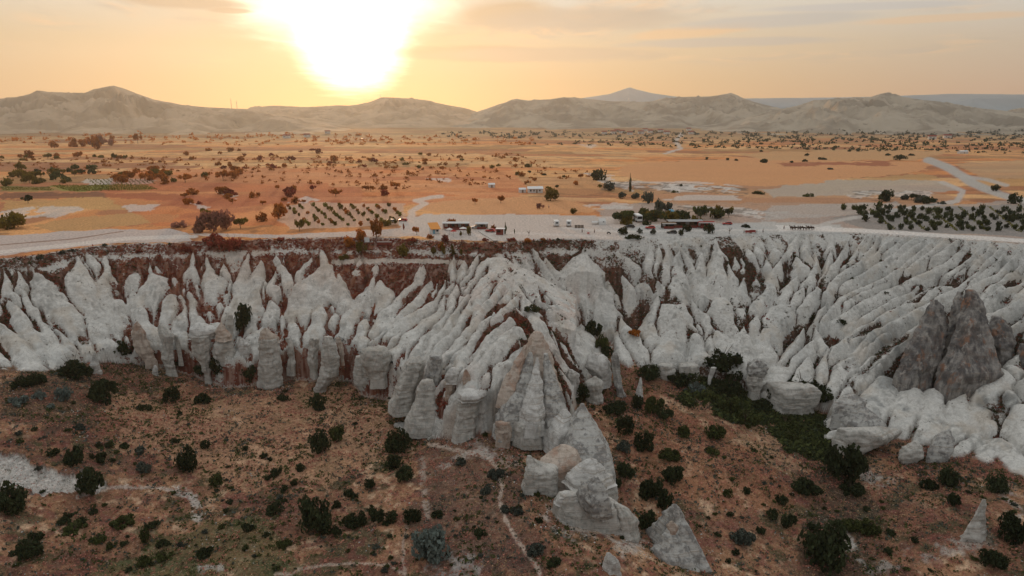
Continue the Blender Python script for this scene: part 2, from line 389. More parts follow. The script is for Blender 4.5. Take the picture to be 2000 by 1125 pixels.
# ridge crests traced on the photograph: (half width m, [(x, y), ...])
RIDGES = [
 (5, [(0, 625), (35, 660), (55, 705)]), (4, [(19, 575), (35, 604), (64, 644), (75, 680)]), (5, [(40, 559), (64, 596), (88, 644), (110, 680)]),
 (6, [(112, 561), (149, 585), (187, 625), (206, 660)]), (4, [(133, 527), (171, 564), (203, 599), (221, 631), (229, 655)]), (3, [(218, 599), (248, 633), (256, 663)]),
 (3.4, [(172, 492), (186, 512), (196, 540)]), (3, [(150, 500), (140, 525)]), (3, [(205, 500), (200, 530)]), (3, [(213, 537), (221, 561), (227, 583)]), (4, [(237, 588), (245, 625), (250, 650)]), (4.5, [(261, 569), (277, 593), (285, 630)]),
 (3, [(293, 511), (307, 537)]), (3, [(320, 548), (330, 575)]), (4.5, [(347, 577), (355, 609), (357, 645)]), (4, [(368, 545), (384, 577), (400, 610), (412, 640)]),
 (3, [(384, 622), (388, 650)]), (3.5, [(53, 513), (72, 530), (82, 543)]), (3.2, [(95, 580), (105, 620), (130, 670)]), (5, [(150, 610), (160, 650), (165, 680)]),
 (3.2, [(403, 503), (420, 535)]), (4, [(365, 541), (394, 567), (417, 597), (426, 630)]), (3, [(415, 544), (426, 567), (429, 588)]),
 (3, [(485, 488), (479, 515), (467, 547), (464, 576), (464, 610)]), (2.6, [(447, 547), (441, 573), (444, 600)]), (3, [(511, 509), (497, 538), (502, 556)]),
 (3, [(491, 564), (488, 597), (494, 630)]), (2, [(516, 547), (518, 560)]), (2.4, [(538, 529), (532, 553)]), (3, [(538, 500), (561, 535), (582, 567), (599, 597)]),
 (3.6, [(526, 567), (530, 590), (522, 615), (505, 645)]), (4.4, [(567, 567), (573, 597), (576, 626), (570, 655)]), (3, [(549, 614), (555, 640), (561, 660)]), (2.6, [(524, 618), (520, 648)]),
 (2.4, [(611, 479), (608, 503), (585, 526), (581, 553)]), (2.6, [(626, 468), (631, 488), (640, 509), (614, 532), (599, 553)]),
 (4.5, [(643, 512), (646, 541), (634, 567), (631, 597), (623, 626), (612, 655)]), (2.6, [(667, 541), (675, 564), (675, 584)]), (3.4, [(634, 576), (655, 608)]), (4, [(637, 617), (643, 640), (648, 658)]),
 (4.5, [(731, 517), (734, 538), (716, 567), (687, 602), (667, 645)]), (5, [(714, 590), (712, 620), (708, 655)]), (3, [(735, 535), (752, 560)]),
 (3, [(823, 515), (814, 544), (782, 573), (758, 602), (741, 630)]), (2.8, [(838, 547), (823, 573), (791, 602), (758, 632), (744, 655)]),
 (3.6, [(893, 553), (855, 579), (823, 602), (779, 626), (758, 655)]), (4, [(873, 570), (867, 597), (838, 620), (808, 650), (773, 680)]), (4, [(785, 650), (747, 667), (712, 683)]),
 (2.8, [(908, 509), (896, 550), (885, 582), (882, 602), (855, 632), (832, 655), (820, 680)]), (2.4, [(914, 576), (893, 602), (876, 632), (852, 655), (843, 683)]),
 (2.4, [(920, 588), (908, 614), (885, 646), (855, 676), (850, 700)]), (2.8, [(946, 594), (929, 626), (899, 661), (867, 697)]), (2.8, [(961, 611), (929, 649), (905, 685), (900, 715)]),
 (3.2, [(996, 620), (958, 661), (923, 710)]), (4, [(1008, 638), (970, 673), (932, 711), (918, 752)]), (4, [(1025, 676), (987, 708), (952, 758)]),
 (6, [(968, 474), (972, 500), (985, 520)]), (3, [(990, 515), (1000, 540), (1010, 560), (1030, 590), (1045, 625)]), (2.2, [(955, 517), (931, 547), (914, 564)]), (2.2, [(984, 535), (949, 567), (931, 591)]),
 (2.2, [(987, 547), (961, 579), (940, 602)]), (2.2, [(987, 597), (970, 614)]), (2, [(935, 500), (915, 530), (905, 548)]), (2, [(1012, 575), (985, 600), (975, 612)]),
 (2.6, [(1015, 488), (1029, 523), (1047, 553), (1067, 582), (1091, 602), (1105, 625)]), (2.6, [(1038, 476), (1059, 515), (1079, 538), (1097, 573), (1114, 610)]), (2.6, [(1064, 503), (1088, 526), (1100, 558)]),
 (2, [(1102, 585), (1114, 612)]), (4, [(1070, 605), (1091, 614), (1112, 645)]), (3.6, [(1132, 605), (1135, 632), (1138, 652)]), (5, [(1123, 650), (1146, 664), (1165, 690)]), (2.4, [(1040, 610), (1062, 640)]),
 (2.2, [(1135, 512), (1114, 532), (1108, 567)]), (2.4, [(1132, 514), (1138, 538), (1138, 570)]), (2.6, [(1155, 523), (1173, 547), (1182, 562)]), (2, [(1141, 470), (1138, 494)]),
 (4, [(1205, 614), (1231, 641), (1258, 672)]), (2.6, [(1185, 590), (1193, 618)]), (4, [(1205, 638), (1211, 661), (1214, 695)]), (3.5, [(1202, 488), (1243, 517), (1281, 544), (1314, 573), (1322, 600)]),
 (2.2, [(1214, 538), (1231, 556)]), (2.2, [(1190, 545), (1200, 575)]), (4, [(1287, 579), (1278, 608), (1270, 655)]), (5, [(1317, 602), (1311, 638), (1296, 672)]), (5, [(1325, 612), (1353, 649), (1374, 690)]),
 (4.4, [(1353, 590), (1381, 615), (1402, 643), (1427, 664)]), (3.6, [(1393, 643), (1387, 674), (1412, 705)]), (2, [(1269, 475), (1262, 506)]), (2, [(1287, 478), (1278, 512)]),
 (5.5, [(1325, 490), (1318, 518), (1312, 550), (1315, 585)]), (3, [(1315, 469), (1343, 503), (1359, 540), (1374, 572)]), (2.4, [(1306, 487), (1290, 518)]), (5.5, [(1399, 466), (1405, 490), (1399, 531), (1405, 580)]),
 (3, [(1415, 500), (1433, 537), (1438, 578)]), (3, [(1374, 494), (1365, 521), (1371, 556)]), (1.8, [(1437, 500), (1437, 514)]), (2.2, [(1449, 503), (1449, 525)]), (2.2, [(1474, 518), (1477, 549)]),
 (3.4, [(1455, 531), (1449, 568), (1443, 600)]), (2, [(1490, 494), (1496, 515)]), (3.8, [(1530, 494), (1508, 534), (1496, 568), (1468, 593), (1465, 615)]), (3, [(1549, 490), (1561, 512)]),
 (3, [(1561, 537), (1539, 559), (1527, 580)]), (4, [(1577, 556), (1549, 581), (1508, 602), (1496, 618)]), (3, [(1595, 490), (1586, 528), (1577, 550)]), (2.6, [(1623, 490), (1617, 522), (1601, 556)]),
 (3, [(1399, 596), (1415, 587), (1437, 615)]), (2.2, [(1421, 624), (1424, 645)]), (3, [(1468, 612), (1449, 630), (1437, 650)]), (4, [(1458, 649), (1452, 680), (1443, 716)]), (3.4, [(1458, 649), (1418, 676)]),
 (4, [(1549, 605), (1514, 618), (1496, 635)]), (3.4, [(1520, 627), (1496, 649), (1483, 670)]), (3.4, [(1508, 646), (1499, 678)]), (3, [(1505, 683), (1486, 693), (1462, 718)]), (2.6, [(1567, 640), (1549, 674), (1530, 702)]),
 (4.5, [(1589, 665), (1552, 693), (1521, 717), (1510, 748)]), (4.5, [(1580, 695), (1564, 717), (1549, 756)]), (3, [(1614, 680), (1605, 714), (1600, 745)]), (4, [(1673, 693), (1651, 702), (1615, 758)]),
 (1.6, [(1475, 462), (1480, 485)]), (1.6, [(1500, 460), (1512, 486)]), (1.6, [(1556, 460), (1545, 484)]), (1.7, [(1580, 460), (1572, 484)]), (1.8, [(1628, 458), (1622, 484)]), (2, [(1455, 470), (1465, 495)]),
 # right hand flank, long diagonal ribs
 (2.6, [(1660, 460), (1640, 500), (1600, 560), (1562, 600)]), (2.6, [(1726, 459), (1688, 500), (1641, 538), (1609, 570)]), (2.8, [(1788, 462), (1752, 494), (1697, 526), (1647, 560)]),
 (2.6, [(1823, 473), (1764, 523), (1697, 558), (1644, 582), (1606, 628)]), (3, [(1896, 470), (1843, 517), (1764, 556), (1700, 582), (1629, 628)]),
 (3, [(1917, 494), (1855, 547), (1791, 585), (1738, 608), (1685, 638), (1615, 688)]), (3, [(1958, 482), (1917, 523), (1873, 561), (1835, 579), (1773, 614), (1697, 652), (1668, 688)]),
 (2.6, [(2000, 488), (1949, 535), (1893, 560)]), (2.4, [(2000, 517), (1937, 558), (1917, 580)]), (2.4, [(2010, 550), (1952, 573), (1920, 593)]), (2.6, [(2020, 575), (1928, 616)]), (2.6, [(2030, 600), (1960, 650)]),
 (3.6, [(1800, 629), (1729, 679), (1673, 731), (1638, 766)]), (3, [(1770, 650), (1700, 700), (1660, 740)]), (3, [(1717, 711), (1665, 745)]), (2, [(1690, 459), (1665, 500)]), (2, [(1706, 458), (1672, 502), (1650, 520)]),
 (2, [(1752, 462), (1720, 490), (1690, 512)]), (2, [(1770, 462), (1735, 494)]), (2, [(1805, 466), (1770, 498), (1735, 520)]), (2.2, [(1850, 466), (1810, 500), (1775, 525)]), (2.2, [(1870, 468), (1830, 500)]),
 (2.2, [(1925, 472), (1885, 510), (1850, 535)]), (2.2, [(1940, 476), (1900, 516)]), (2.2, [(1975, 482), (1940, 520), (1900, 548)]), (2.2, [(1880, 535), (1820, 565), (1770, 590)]),
 (2.2, [(1740, 545), (1690, 570), (1650, 592)]), (2.2, [(1800, 560), (1740, 590), (1690, 615), (1650, 640)]), (2.2, [(1720, 625), (1660, 662)]), (2.4, [(1735, 650), (1690, 680), (1650, 715)]), (2, [(1620, 590), (1590, 630)]),
 (2.6, [(1870, 640), (1900, 600), (1960, 560)]), (3, [(2040, 640), (1985, 700)]), (3, [(2060, 690), (2000, 740)]),
 # lower right slabs
 (7, [(1732, 735), (1700, 775)]), (7, [(1780, 752), (1760, 800)]), (8, [(1830, 760), (1815, 820)]), (6, [(1969, 762), (1888, 809), (1840, 860)]), (7, [(1959, 853), (1925, 890)]), (6, [(1959, 853), (2010, 930)]),
 (5, [(1905, 845), (1850, 900)]), (6, [(2000, 790), (2040, 840)]), (4, [(1650, 778), (1640, 812)]), (4, [(1690, 800), (1680, 835)]), (3.5, [(1650, 830), (1618, 850)]), (5, [(1900, 760), (1870, 780)]), (6, [(1960, 720), (1940, 750)]),
]

# ------------------------------------------------------------------ terrain: canyon height field on a fan-shaped grid
NU, UMAX = 1400, .99
ycan = np.concatenate([np.linspace(104, 165, 130, endpoint=False), np.linspace(165, 272, 340, endpoint=False), np.linspace(272, 300, 41)])
u = np.linspace(-UMAX, UMAX, NU)
U, Y = np.meshgrid(u, ycan)
X = U * Y
S = S_f(X, Y) + (fbm(X, Y, 13, 3, 19) - .5) * 3.4
Fz = F_f(X, Y) + (fbm(X, Y, 14, 4, 3) - .5) * 1.6 + (fbm(X, Y, 2.2, 3, 4) - .5) * .55
P = plateau_z(X, Y)
wx = (fbm(X, Y, 6, 3, 21) - .5) * 2.6; wy = (fbm(X, Y, 6, 3, 22) - .5) * 2.6
XW, YW = X + wx, Y + wy
below = np.clip(-S, 0, 60)
gully = 1.0 + 3.6 * sstep(below, 1, 13)
gully = gully * (1 + .65 * sstep(X / Y, .10, .2)) * (.75 + .5 * fbm(X, Y, 18, 2, 33))
E = S - gully
E2 = E - 50.0
def add_ridge(w, W3, depth, lift=0.0, taper=.34):
    r = w * 3.2
    y0, y1 = W3[:, 1].min() - r, W3[:, 1].max() + r
    j0, j1 = np.searchsorted(ycan, [y0, y1])
    if j1 - j0 < 2:
        return
    ux = np.concatenate([(W3[:, 0] - r) / W3[:, 1], (W3[:, 0] + r) / W3[:, 1]])
    i0, i1 = np.searchsorted(u, [ux.min(), ux.max()])
    if i1 - i0 < 2:
        return
    sl = (slice(j0, j1), slice(i0, i1))
    x, y = XW[sl], YW[sl]
    best = np.full(x.shape, -1e9)
    n = len(W3) - 1
    for k in range(n):
        a, b = W3[k], W3[k + 1]
        vx, vy = b[0] - a[0], b[1] - a[1]
        L = vx * vx + vy * vy + 1e-9
        t = np.clip(((x - a[0]) * vx + (y - a[1]) * vy) / L, 0, 1)
        d = np.hypot(x - a[0] - t * vx, y - a[1] - t * vy)
        ww = w * (taper + (1.2 - taper) * ((k + t) / n) ** .75)
        q = d / ww
        fall = depth * np.where(q < 1, q * .28 + .72 * q ** 2.2, 1 + 1.7 * (q - 1))
        best = np.maximum(best, a[2] + (b[2] - a[2]) * t + lift - fall)
    e1 = E[sl]
    E2[sl] = np.maximum(E2[sl], np.minimum(e1, best))
    E[sl] = np.maximum(e1, best)

RIDGE3 = []
for w, pl in RIDGES:
    W3 = np.array([S_hit(*p) for p in pl])
    RIDGE3.append(W3)
    dep = 2.3 + .42 * w
    dep *= .35 + .65 * float(sstep(-W3[:, 2].mean(), 0, 9))
    wk = 1.42 if pl[0][0] > 240 else 1.12
    if pl[0][0] > 1170: dep *= 1.45
    rib = pl[0][0] >= 1600 and w < 3.7 and len(pl) > 1
    spur_rib = 880 < pl[0][0] < 1110 and w < 4.5
    if rib or spur_rib:
        add_ridge(w * (1.12 if rib else 1.2), W3, dep * 1.25, .5, .7)
    else:
        add_ridge(w * wk, W3, dep, .2, .75 if (pl[0][0] > 1600 and w >= 4 and pl[0][1] > 700) else .38)
# small unnamed ribs that fill the gullies, running down the fall line
gyy, gxx = np.gradient(S_f.g, S_f.st)
for k in range(330):
    px, py = rng.uniform(-150, 2150), rng.uniform(462, 860)
    p = S_hit(px, py)
    if p[2] > -.8 or p[2] < -47 or (px > 1480 and rng.random() < .8) or (1240 < px <= 1480 and rng.random() < .7):
        continue
    i = int((p[0] - S_f.gx[0]) / S_f.st); j = int((p[1] - S_f.gy[0]) / S_f.st)
    if not (0 <= i < gxx.shape[1] and 0 <= j < gxx.shape[0]):
        continue
    g = np.array([gxx[j, i], gyy[j, i]]); g = -g / (np.hypot(*g) + 1e-6)
    ln = rng.uniform(3, 11); w = rng.uniform(1.5, 3.4)
    q = p[:2] + g * ln + rng.normal(0, .6, 2)
    dz = rng.uniform(.3, 2.4)
    W3 = np.array([[p[0], p[1], p[2] - dz * .6], [q[0], q[1], float(S_f(q[0], q[1])) - dz - .2]])
    add_ridge(w, W3, 1.6 + .45 * w)
# keep the cliffs inside their footprint
foot_poly = [tuple(p[:2]) for p in footP] + [(420, 420), (-420, 420)]
fdist, _ = dist_polyline(XW * .45 + X * .55, YW * .45 + Y * .55, footP[:, :2])
inside = in_poly(XW * .45 + X * .55, YW * .45 + Y * .55, foot_poly)
crease = np.clip(1 - (E - E2) / .85, 0, 1) ** 1.2 * sstep(below, .5, 5) * sstep(fbm(X, Y, 11, 2, 35), .25, .6)
E = E - 2.4 * crease
E_raw = E.copy()
edge = np.where(inside, 0, fdist)
C = E - 3.4 * edge - .9 * edge ** 2
# rounded brow just inside the foot line, and horizontal bedding in the walls
brow = np.where(inside, np.clip(1 - fdist / 2.2, 0, 1), 0)
C = C - 1.3 * brow ** 2
C = C + (fbm(X, Y, 1.6, 3, 41, .55) - .5) * .25 + (fbm(X, Y, 5, 3, 42) - .5) * .5
def smax(a, b, k):
    h = np.clip(.5 + .5 * (a - b) / k, 0, 1)
    return b + (a - b) * h + k * h * (1 - h)
def smin(a, b, k):
    return -smax(-a, -b, k)
rock = smax(C, Fz, .5)
isrock = sstep(C - Fz, -.3, .8)
Z = smin(rock, P, .7)
isplat = sstep(rock - P, -.6, .5)
blend_end = sstep(Y, 290, 298)
Z = lerp(Z, P, blend_end); isplat = np.maximum(isplat, blend_end)
# eroded white gullies on the lower left floor
PX, PY = project(X, Y, Z)
er = in_poly(PX + (fbm(X, Y, 3, 3, 55) - .5) * 60, PY + (fbm(X, Y, 3, 3, 56) - .5) * 40, [(-60, 865), (40, 890), (110, 920), (175, 915), (215, 945), (120, 962), (60, 965), (-60, 915)])
Z = Z - np.where(er, .7 + 1.3 * np.abs(fbm(X * 2.2, Y * .6, 3, 3, 58) - .5) * 2, 0)

# weathering: push the rock faces in and out along their normals (3-D noise, so steep faces get relief too)
def fbm3(x, y, z, s, octv, seed):
    return (fbm(x + z * .37, y - z * .61, s, octv, seed) + fbm(x * .8 + z, z * 1.1 - y * .3, s, octv, seed + 7) + fbm(y * .9 + z * .5, z - x * .4, s, octv, seed + 13)) / 3
zy = np.gradient(Z, axis=0) / np.gradient(Y, axis=0)
zx = np.gradient(Z, axis=1) / np.gradient(X, axis=1)
zy = zy - zx * U            # along a fan column x changes too
nl = np.sqrt(zx * zx + zy * zy + 1)
NX, NY, NZ = -zx / nl, -zy / nl, 1 / nl
steep = 1 - NZ
kd = isrock * (1 - isplat) * sstep(Y, 296, 288)
dsp = (fbm3(X, Y, Z, 5.0, 3, 111) - .5) * 1.3 + (fbm3(X, Y, Z, 1.7, 3, 112) - .5) * .55
rdg = np.abs(fbm3(X, Y, Z * .6, 3.2, 3, 113) - .5)
dsp -= sstep(.035, .0, rdg) * .35
led = fbm(Z * 1.0 + (fbm(X, Y, 9, 2, 114) - .5) * 2, X * .02, .9, 2, 115) - .5
dsp += led * .55 * sstep(steep, .35, .6) * np.clip(edge, .25, 1.0)
dsp *= kd * (1 - .45 * sstep(X / Y, .10, .2))
XD, YD, ZD = X + NX * dsp, Y + NY * dsp, Z + NZ * dsp

def Zat(x, y):
    """terrain height under world points (canyon grid or plateau)"""
    x = np.asarray(x, float); y = np.asarray(y, float)
    j = np.clip(np.interp(y, ycan, np.arange(len(ycan))), 0, len(ycan) - 1.001)
    i = np.clip((x / np.maximum(y, 1) + UMAX) / (2 * UMAX) * (NU - 1), 0, NU - 1.001)
    j0 = j.astype(int); i0 = i.astype(int); b = j - j0; a = i - i0
    z = (Z[j0, i0] * (1 - a) + Z[j0, i0 + 1] * a) * (1 - b) + (Z[j0 + 1, i0] * (1 - a) + Z[j0 + 1, i0 + 1] * a) * b
    return np.where(y > 299.5, plateau_z(x, y), z)

_ymarch = np.concatenate([np.arange(106, 300, .35), 300 * 1.004 ** np.arange(0, 640)])
def ground(px, py):
    """first terrain point on the photo ray"""
    rx, ry, rz = ray(px, py)
    y = _ymarch
    hit = (CAM_Z + rz / ry * y) < Zat(rx / ry * y, y)
    i = int(np.argmax(hit)) if hit.any() else len(y) - 1
    x = rx / ry * y[i]
    return Vector((float(x), float(y[i]), float(Zat(x, y[i]))))
# ------------------------------------------------------------------ ground colours (base colours of what lies there, plus some painted glow and shade, baked per vertex)
def paint(colr, m, c, k=1.0):
    m = (np.asarray(m, float) * k)[..., None]
    colr[:] = colr * (1 - m) + np.asarray(c, float) * m

# canyon
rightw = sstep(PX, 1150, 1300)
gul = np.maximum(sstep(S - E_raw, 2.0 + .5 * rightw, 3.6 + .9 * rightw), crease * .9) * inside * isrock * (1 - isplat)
wall = isrock * sstep(edge, .2, 1.0)
n_a = fbm(X, Y, 9, 4, 61); n_b = fbm(X, Y, 2.4, 3, 62); n_c = fbm(X, Y, 30, 3, 63); n_d = fbm(X, Y, .9, 2, 64)
tuff_c = np.empty(X.shape + (3,)); tuff_c[:] = (.60, .58, .53)
paint(tuff_c, sstep(n_a, .5, .75), (.54, .53, .49))
paint(tuff_c, sstep(n_b, .58, .8) * .6, (.66, .64, .59))
pinkz = np.exp(-((PX - 1060) / 45) ** 2 - ((PY - 730) / 55) ** 2) + .7 * np.exp(-((PX - 1120) / 40) ** 2 - ((PY - 600) / 40) ** 2) + .5 * np.exp(-((PX - 960) / 60) ** 2 - ((PY - 580) / 60) ** 2) + .5 * np.exp(-((PX - 850) / 120) ** 2 - ((PY - 745) / 40) ** 2)
paint(tuff_c, np.clip(pinkz, 0, 1) * sstep(n_b, .4, .62), (.50, .33, .25), .75)
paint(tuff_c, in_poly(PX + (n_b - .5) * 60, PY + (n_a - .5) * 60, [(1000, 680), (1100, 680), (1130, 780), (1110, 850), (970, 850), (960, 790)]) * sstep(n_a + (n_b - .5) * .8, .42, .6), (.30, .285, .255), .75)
warmz = np.exp(-((PX - 620) / 420) ** 2) * sstep(PY, 660, 500)  # pinkish tuff tone, with the warm glow on the upper cliffs mixed in
paint(tuff_c, np.clip(warmz, 0, 1) * (.4 + .6 * sstep(n_a, .35, .6)), (.56, .41, .31), .55)
# lichen-grey faces low on the right
lich = sstep(PX, 1550, 1800) * sstep(PY, 560, 720) * sstep(n_a, .50, .62) * sstep(n_b, .35, .6)
paint(tuff_c, lich, (.19, .195, .185), .8)
lich2 = sstep(fbm(X, Y, 5, 4, 67), .60, .72) * sstep(n_d, .3, .7)
paint(tuff_c, lich2, (.24, .235, .215), .55)
# bedded, pinkish walls under the caps
paint(tuff_c, wall * sstep(fbm(X, Y, 6, 3, 68), .45, .62), (.42, .33, .26), .7)
# floor
fl = np.empty(X.shape + (3,)); fl[:] = (.215, .11, .066)
paint(fl, sstep(n_a, .42, .62), (.32, .17, .095))
paint(fl, sstep(n_b, .55, .72) * sstep(n_a, .3, .6), (.50, .33, .21))
paint(fl, sstep(n_c, .5, .66) * sstep(n_b, .35, .6), (.11, .05, .037), .85)
paint(fl, sstep(fbm(X, Y, 5, 4, 71), .56, .68), (.055, .055, .028), .8)
paint(fl, sstep(fbm(X, Y, 3, 3, 72), .6, .72), (.17, .06, .05), .6)
wobx = PX + (fbm(X, Y, 7, 4, 73) - .5) * 110; woby = PY + (fbm(X, Y, 7, 4, 74) - .5) * 70
def zone(poly, c, k):
    paint(fl, in_poly(wobx, woby, poly), c, k)
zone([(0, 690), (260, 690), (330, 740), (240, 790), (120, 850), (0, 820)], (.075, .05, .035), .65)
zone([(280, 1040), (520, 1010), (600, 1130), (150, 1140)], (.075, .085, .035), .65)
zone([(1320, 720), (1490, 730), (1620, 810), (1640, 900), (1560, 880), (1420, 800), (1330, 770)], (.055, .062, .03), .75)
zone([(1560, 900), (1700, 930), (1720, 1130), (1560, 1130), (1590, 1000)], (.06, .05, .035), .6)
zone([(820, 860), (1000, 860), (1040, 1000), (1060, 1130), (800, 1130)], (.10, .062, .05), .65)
zone([(250, 770), (760, 770), (720, 930), (480, 960), (200, 860)], (.45, .255, .15), .6)
zone([(1250, 760), (1330, 800), (1480, 880), (1560, 1000), (1300, 980), (1210, 860)], (.30, .13, .07), .5)
zone([(1370, 790), (1500, 850), (1560, 930), (1480, 900)], (.40, .25, .15), .55)
zone([(600, 780), (780, 830), (740, 900), (640, 880)], (.38, .23, .14), .4)
paint(fl, er, (.52, .50, .455), .85)
def trail(pts, w, c, k, arr=None):
    """a worn track, width in photo pixels"""
    arr = fl if arr is None else arr
    d, _ = dist_polyline(PX + (n_b - .5) * 10, PY + (n_b - .5) * 8, pts)
    paint(arr, sstep(d + (n_d - .5) * w * .9, w, w * .45) * sstep(n_b + .35 - .5 * (w > 7), .2, .45), c, k)
PATHC = (.44, .34, .27)
trail([(840, 868), (900, 880), (950, 890), (982, 925), (975, 970), (985, 1010), (1010, 1055), (1050, 1110), (1070, 1150)], 5, PATHC, .95)
trail([(860, 915), (900, 893), (945, 880), (985, 860)], 9, (.48, .42, .36), .8)
trail([(950, 890), (990, 870)], 12, (.48, .43, .38), .6)
trail([(825, 900), (830, 960), (836, 1020)], 9, (.42, .34, .28), .6)
trail([(798, 1010), (788, 1060), (790, 1125)], 4, PATHC, .7)
trail([(540, 1125), (620, 1106), (700, 1098), (760, 1104), (790, 1122)], 4, PATHC, .8)
trail([(150, 970), (230, 950), (300, 952), (350, 960)], 5, (.46, .40, .34), .7)
trail([(345, 958), (370, 965), (390, 990), (385, 1015)], 12, (.50, .47, .42), .75)
trail([(1290, 770), (1340, 800), (1400, 845), (1450, 870)], 9, (.45, .29, .18), .8)
trail([(1620, 1020), (1650, 1050), (1680, 1090)], 13, (.50, .47, .42), .75)
trail([(1705, 1110), (1790, 1085), (1870, 1070), (1930, 1060)], 20, (.46, .42, .37), .55)
trail([(1640, 850), (1665, 900), (1700, 935), (1740, 945)], 14, (.5, .48, .43), .5)
trail([(1960, 950), (1990, 990), (1975, 1030)], 18, (.48, .45, .40), .6)
trail([(1090, 1010), (1130, 1030), (1180, 1010), (1230, 1060)], 36, (.52, .49, .44), .6)
trail([(860, 1110), (920, 1105)], 30, (.5, .47, .43), .55)
trail([(395, 1112), (430, 1110)], 10, (.5, .47, .43), .6)
trail([(880, 845), (1010, 905)], 16, (.5, .43, .37), .35)
trail([(660, 512), (760, 508), (900, 512)], 6, (.55, .45, .37), .8, tuff_c)
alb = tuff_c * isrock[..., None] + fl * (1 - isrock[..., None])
# scrub near the rim and in gullies, plus shade painted into creases and recesses
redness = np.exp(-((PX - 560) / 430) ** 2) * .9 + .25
topband = sstep(below + (n_a - .5) * 14, 13, 2) * isrock
leftw = sstep(PX + (n_c - .5) * 200, 1330, 1050) * .9 + .35
veg = np.clip(np.maximum(gul * 1.15, topband * leftw * np.maximum(sstep(S - Z, .9, 2.2), sstep(below, 4, 1.5) * (.5 + .5 * sstep(n_a + (n_b - .5) * .5, .36, .54)))), 0, 1) * (.68 + .32 * leftw) * (1 - wall)
veg = np.maximum(veg, .9 * in_poly(wobx, woby, [(650, 480), (780, 478), (905, 490), (900, 505), (655, 508)]) * sstep(n_b, .5, .62))
veg = np.maximum(veg, .9 * in_poly(PX + (n_b - .5) * 30, PY, [(655, 518), (900, 516), (870, 545), (790, 590), (760, 560), (690, 560)]) * sstep(S - Z, .8, 1.8))
tpath, _ = dist_polyline(PX, PY * 2, [(655, 1024), (760, 1016), (900, 1024)])
veg *= sstep(tpath, 6, 11)
specks = sstep(fbm(X, Y, 1.5, 3, 97) + .10 * sstep(E - E2, 1.6, .5), .75, .82) * sstep(PX + (n_c - .5) * 300, 800, 1000) * sstep(PY, 700, 600) * (1 - wall)
veg = np.maximum(veg, specks * .55)
wpx = PX + (n_b - .5) * 60
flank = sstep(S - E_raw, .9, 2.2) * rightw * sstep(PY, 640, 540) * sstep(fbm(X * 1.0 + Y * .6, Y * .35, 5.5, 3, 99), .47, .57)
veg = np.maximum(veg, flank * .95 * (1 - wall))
recess = wall * np.maximum(sstep(wpx, 190, 300) * sstep(wpx, 790, 750), sstep(wpx, 1220, 1280) * sstep(wpx, 1475, 1440))  # red earth under the caps, its deep shade put into the colour too
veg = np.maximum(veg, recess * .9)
veg = np.maximum(veg, crease ** .5 * rightw * sstep(PY, 720, 640))  # crease scrub, laid unbroken to put darker crease shade into the colour
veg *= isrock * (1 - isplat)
veg_shade_col = np.empty(X.shape + (3,)); veg_shade_col[:] = (.045, .042, .03)
paint(veg_shade_col, np.clip(redness, 0, 1), (.16, .055, .038))
paint(veg_shade_col, sstep(n_d, .42, .66) * np.clip(redness, 0, 1), (.36, .23, .18), .8)
paint(veg_shade_col, sstep(n_b, .5, .7) * np.clip(redness, 0, 1), (.28, .11, .06), .7)

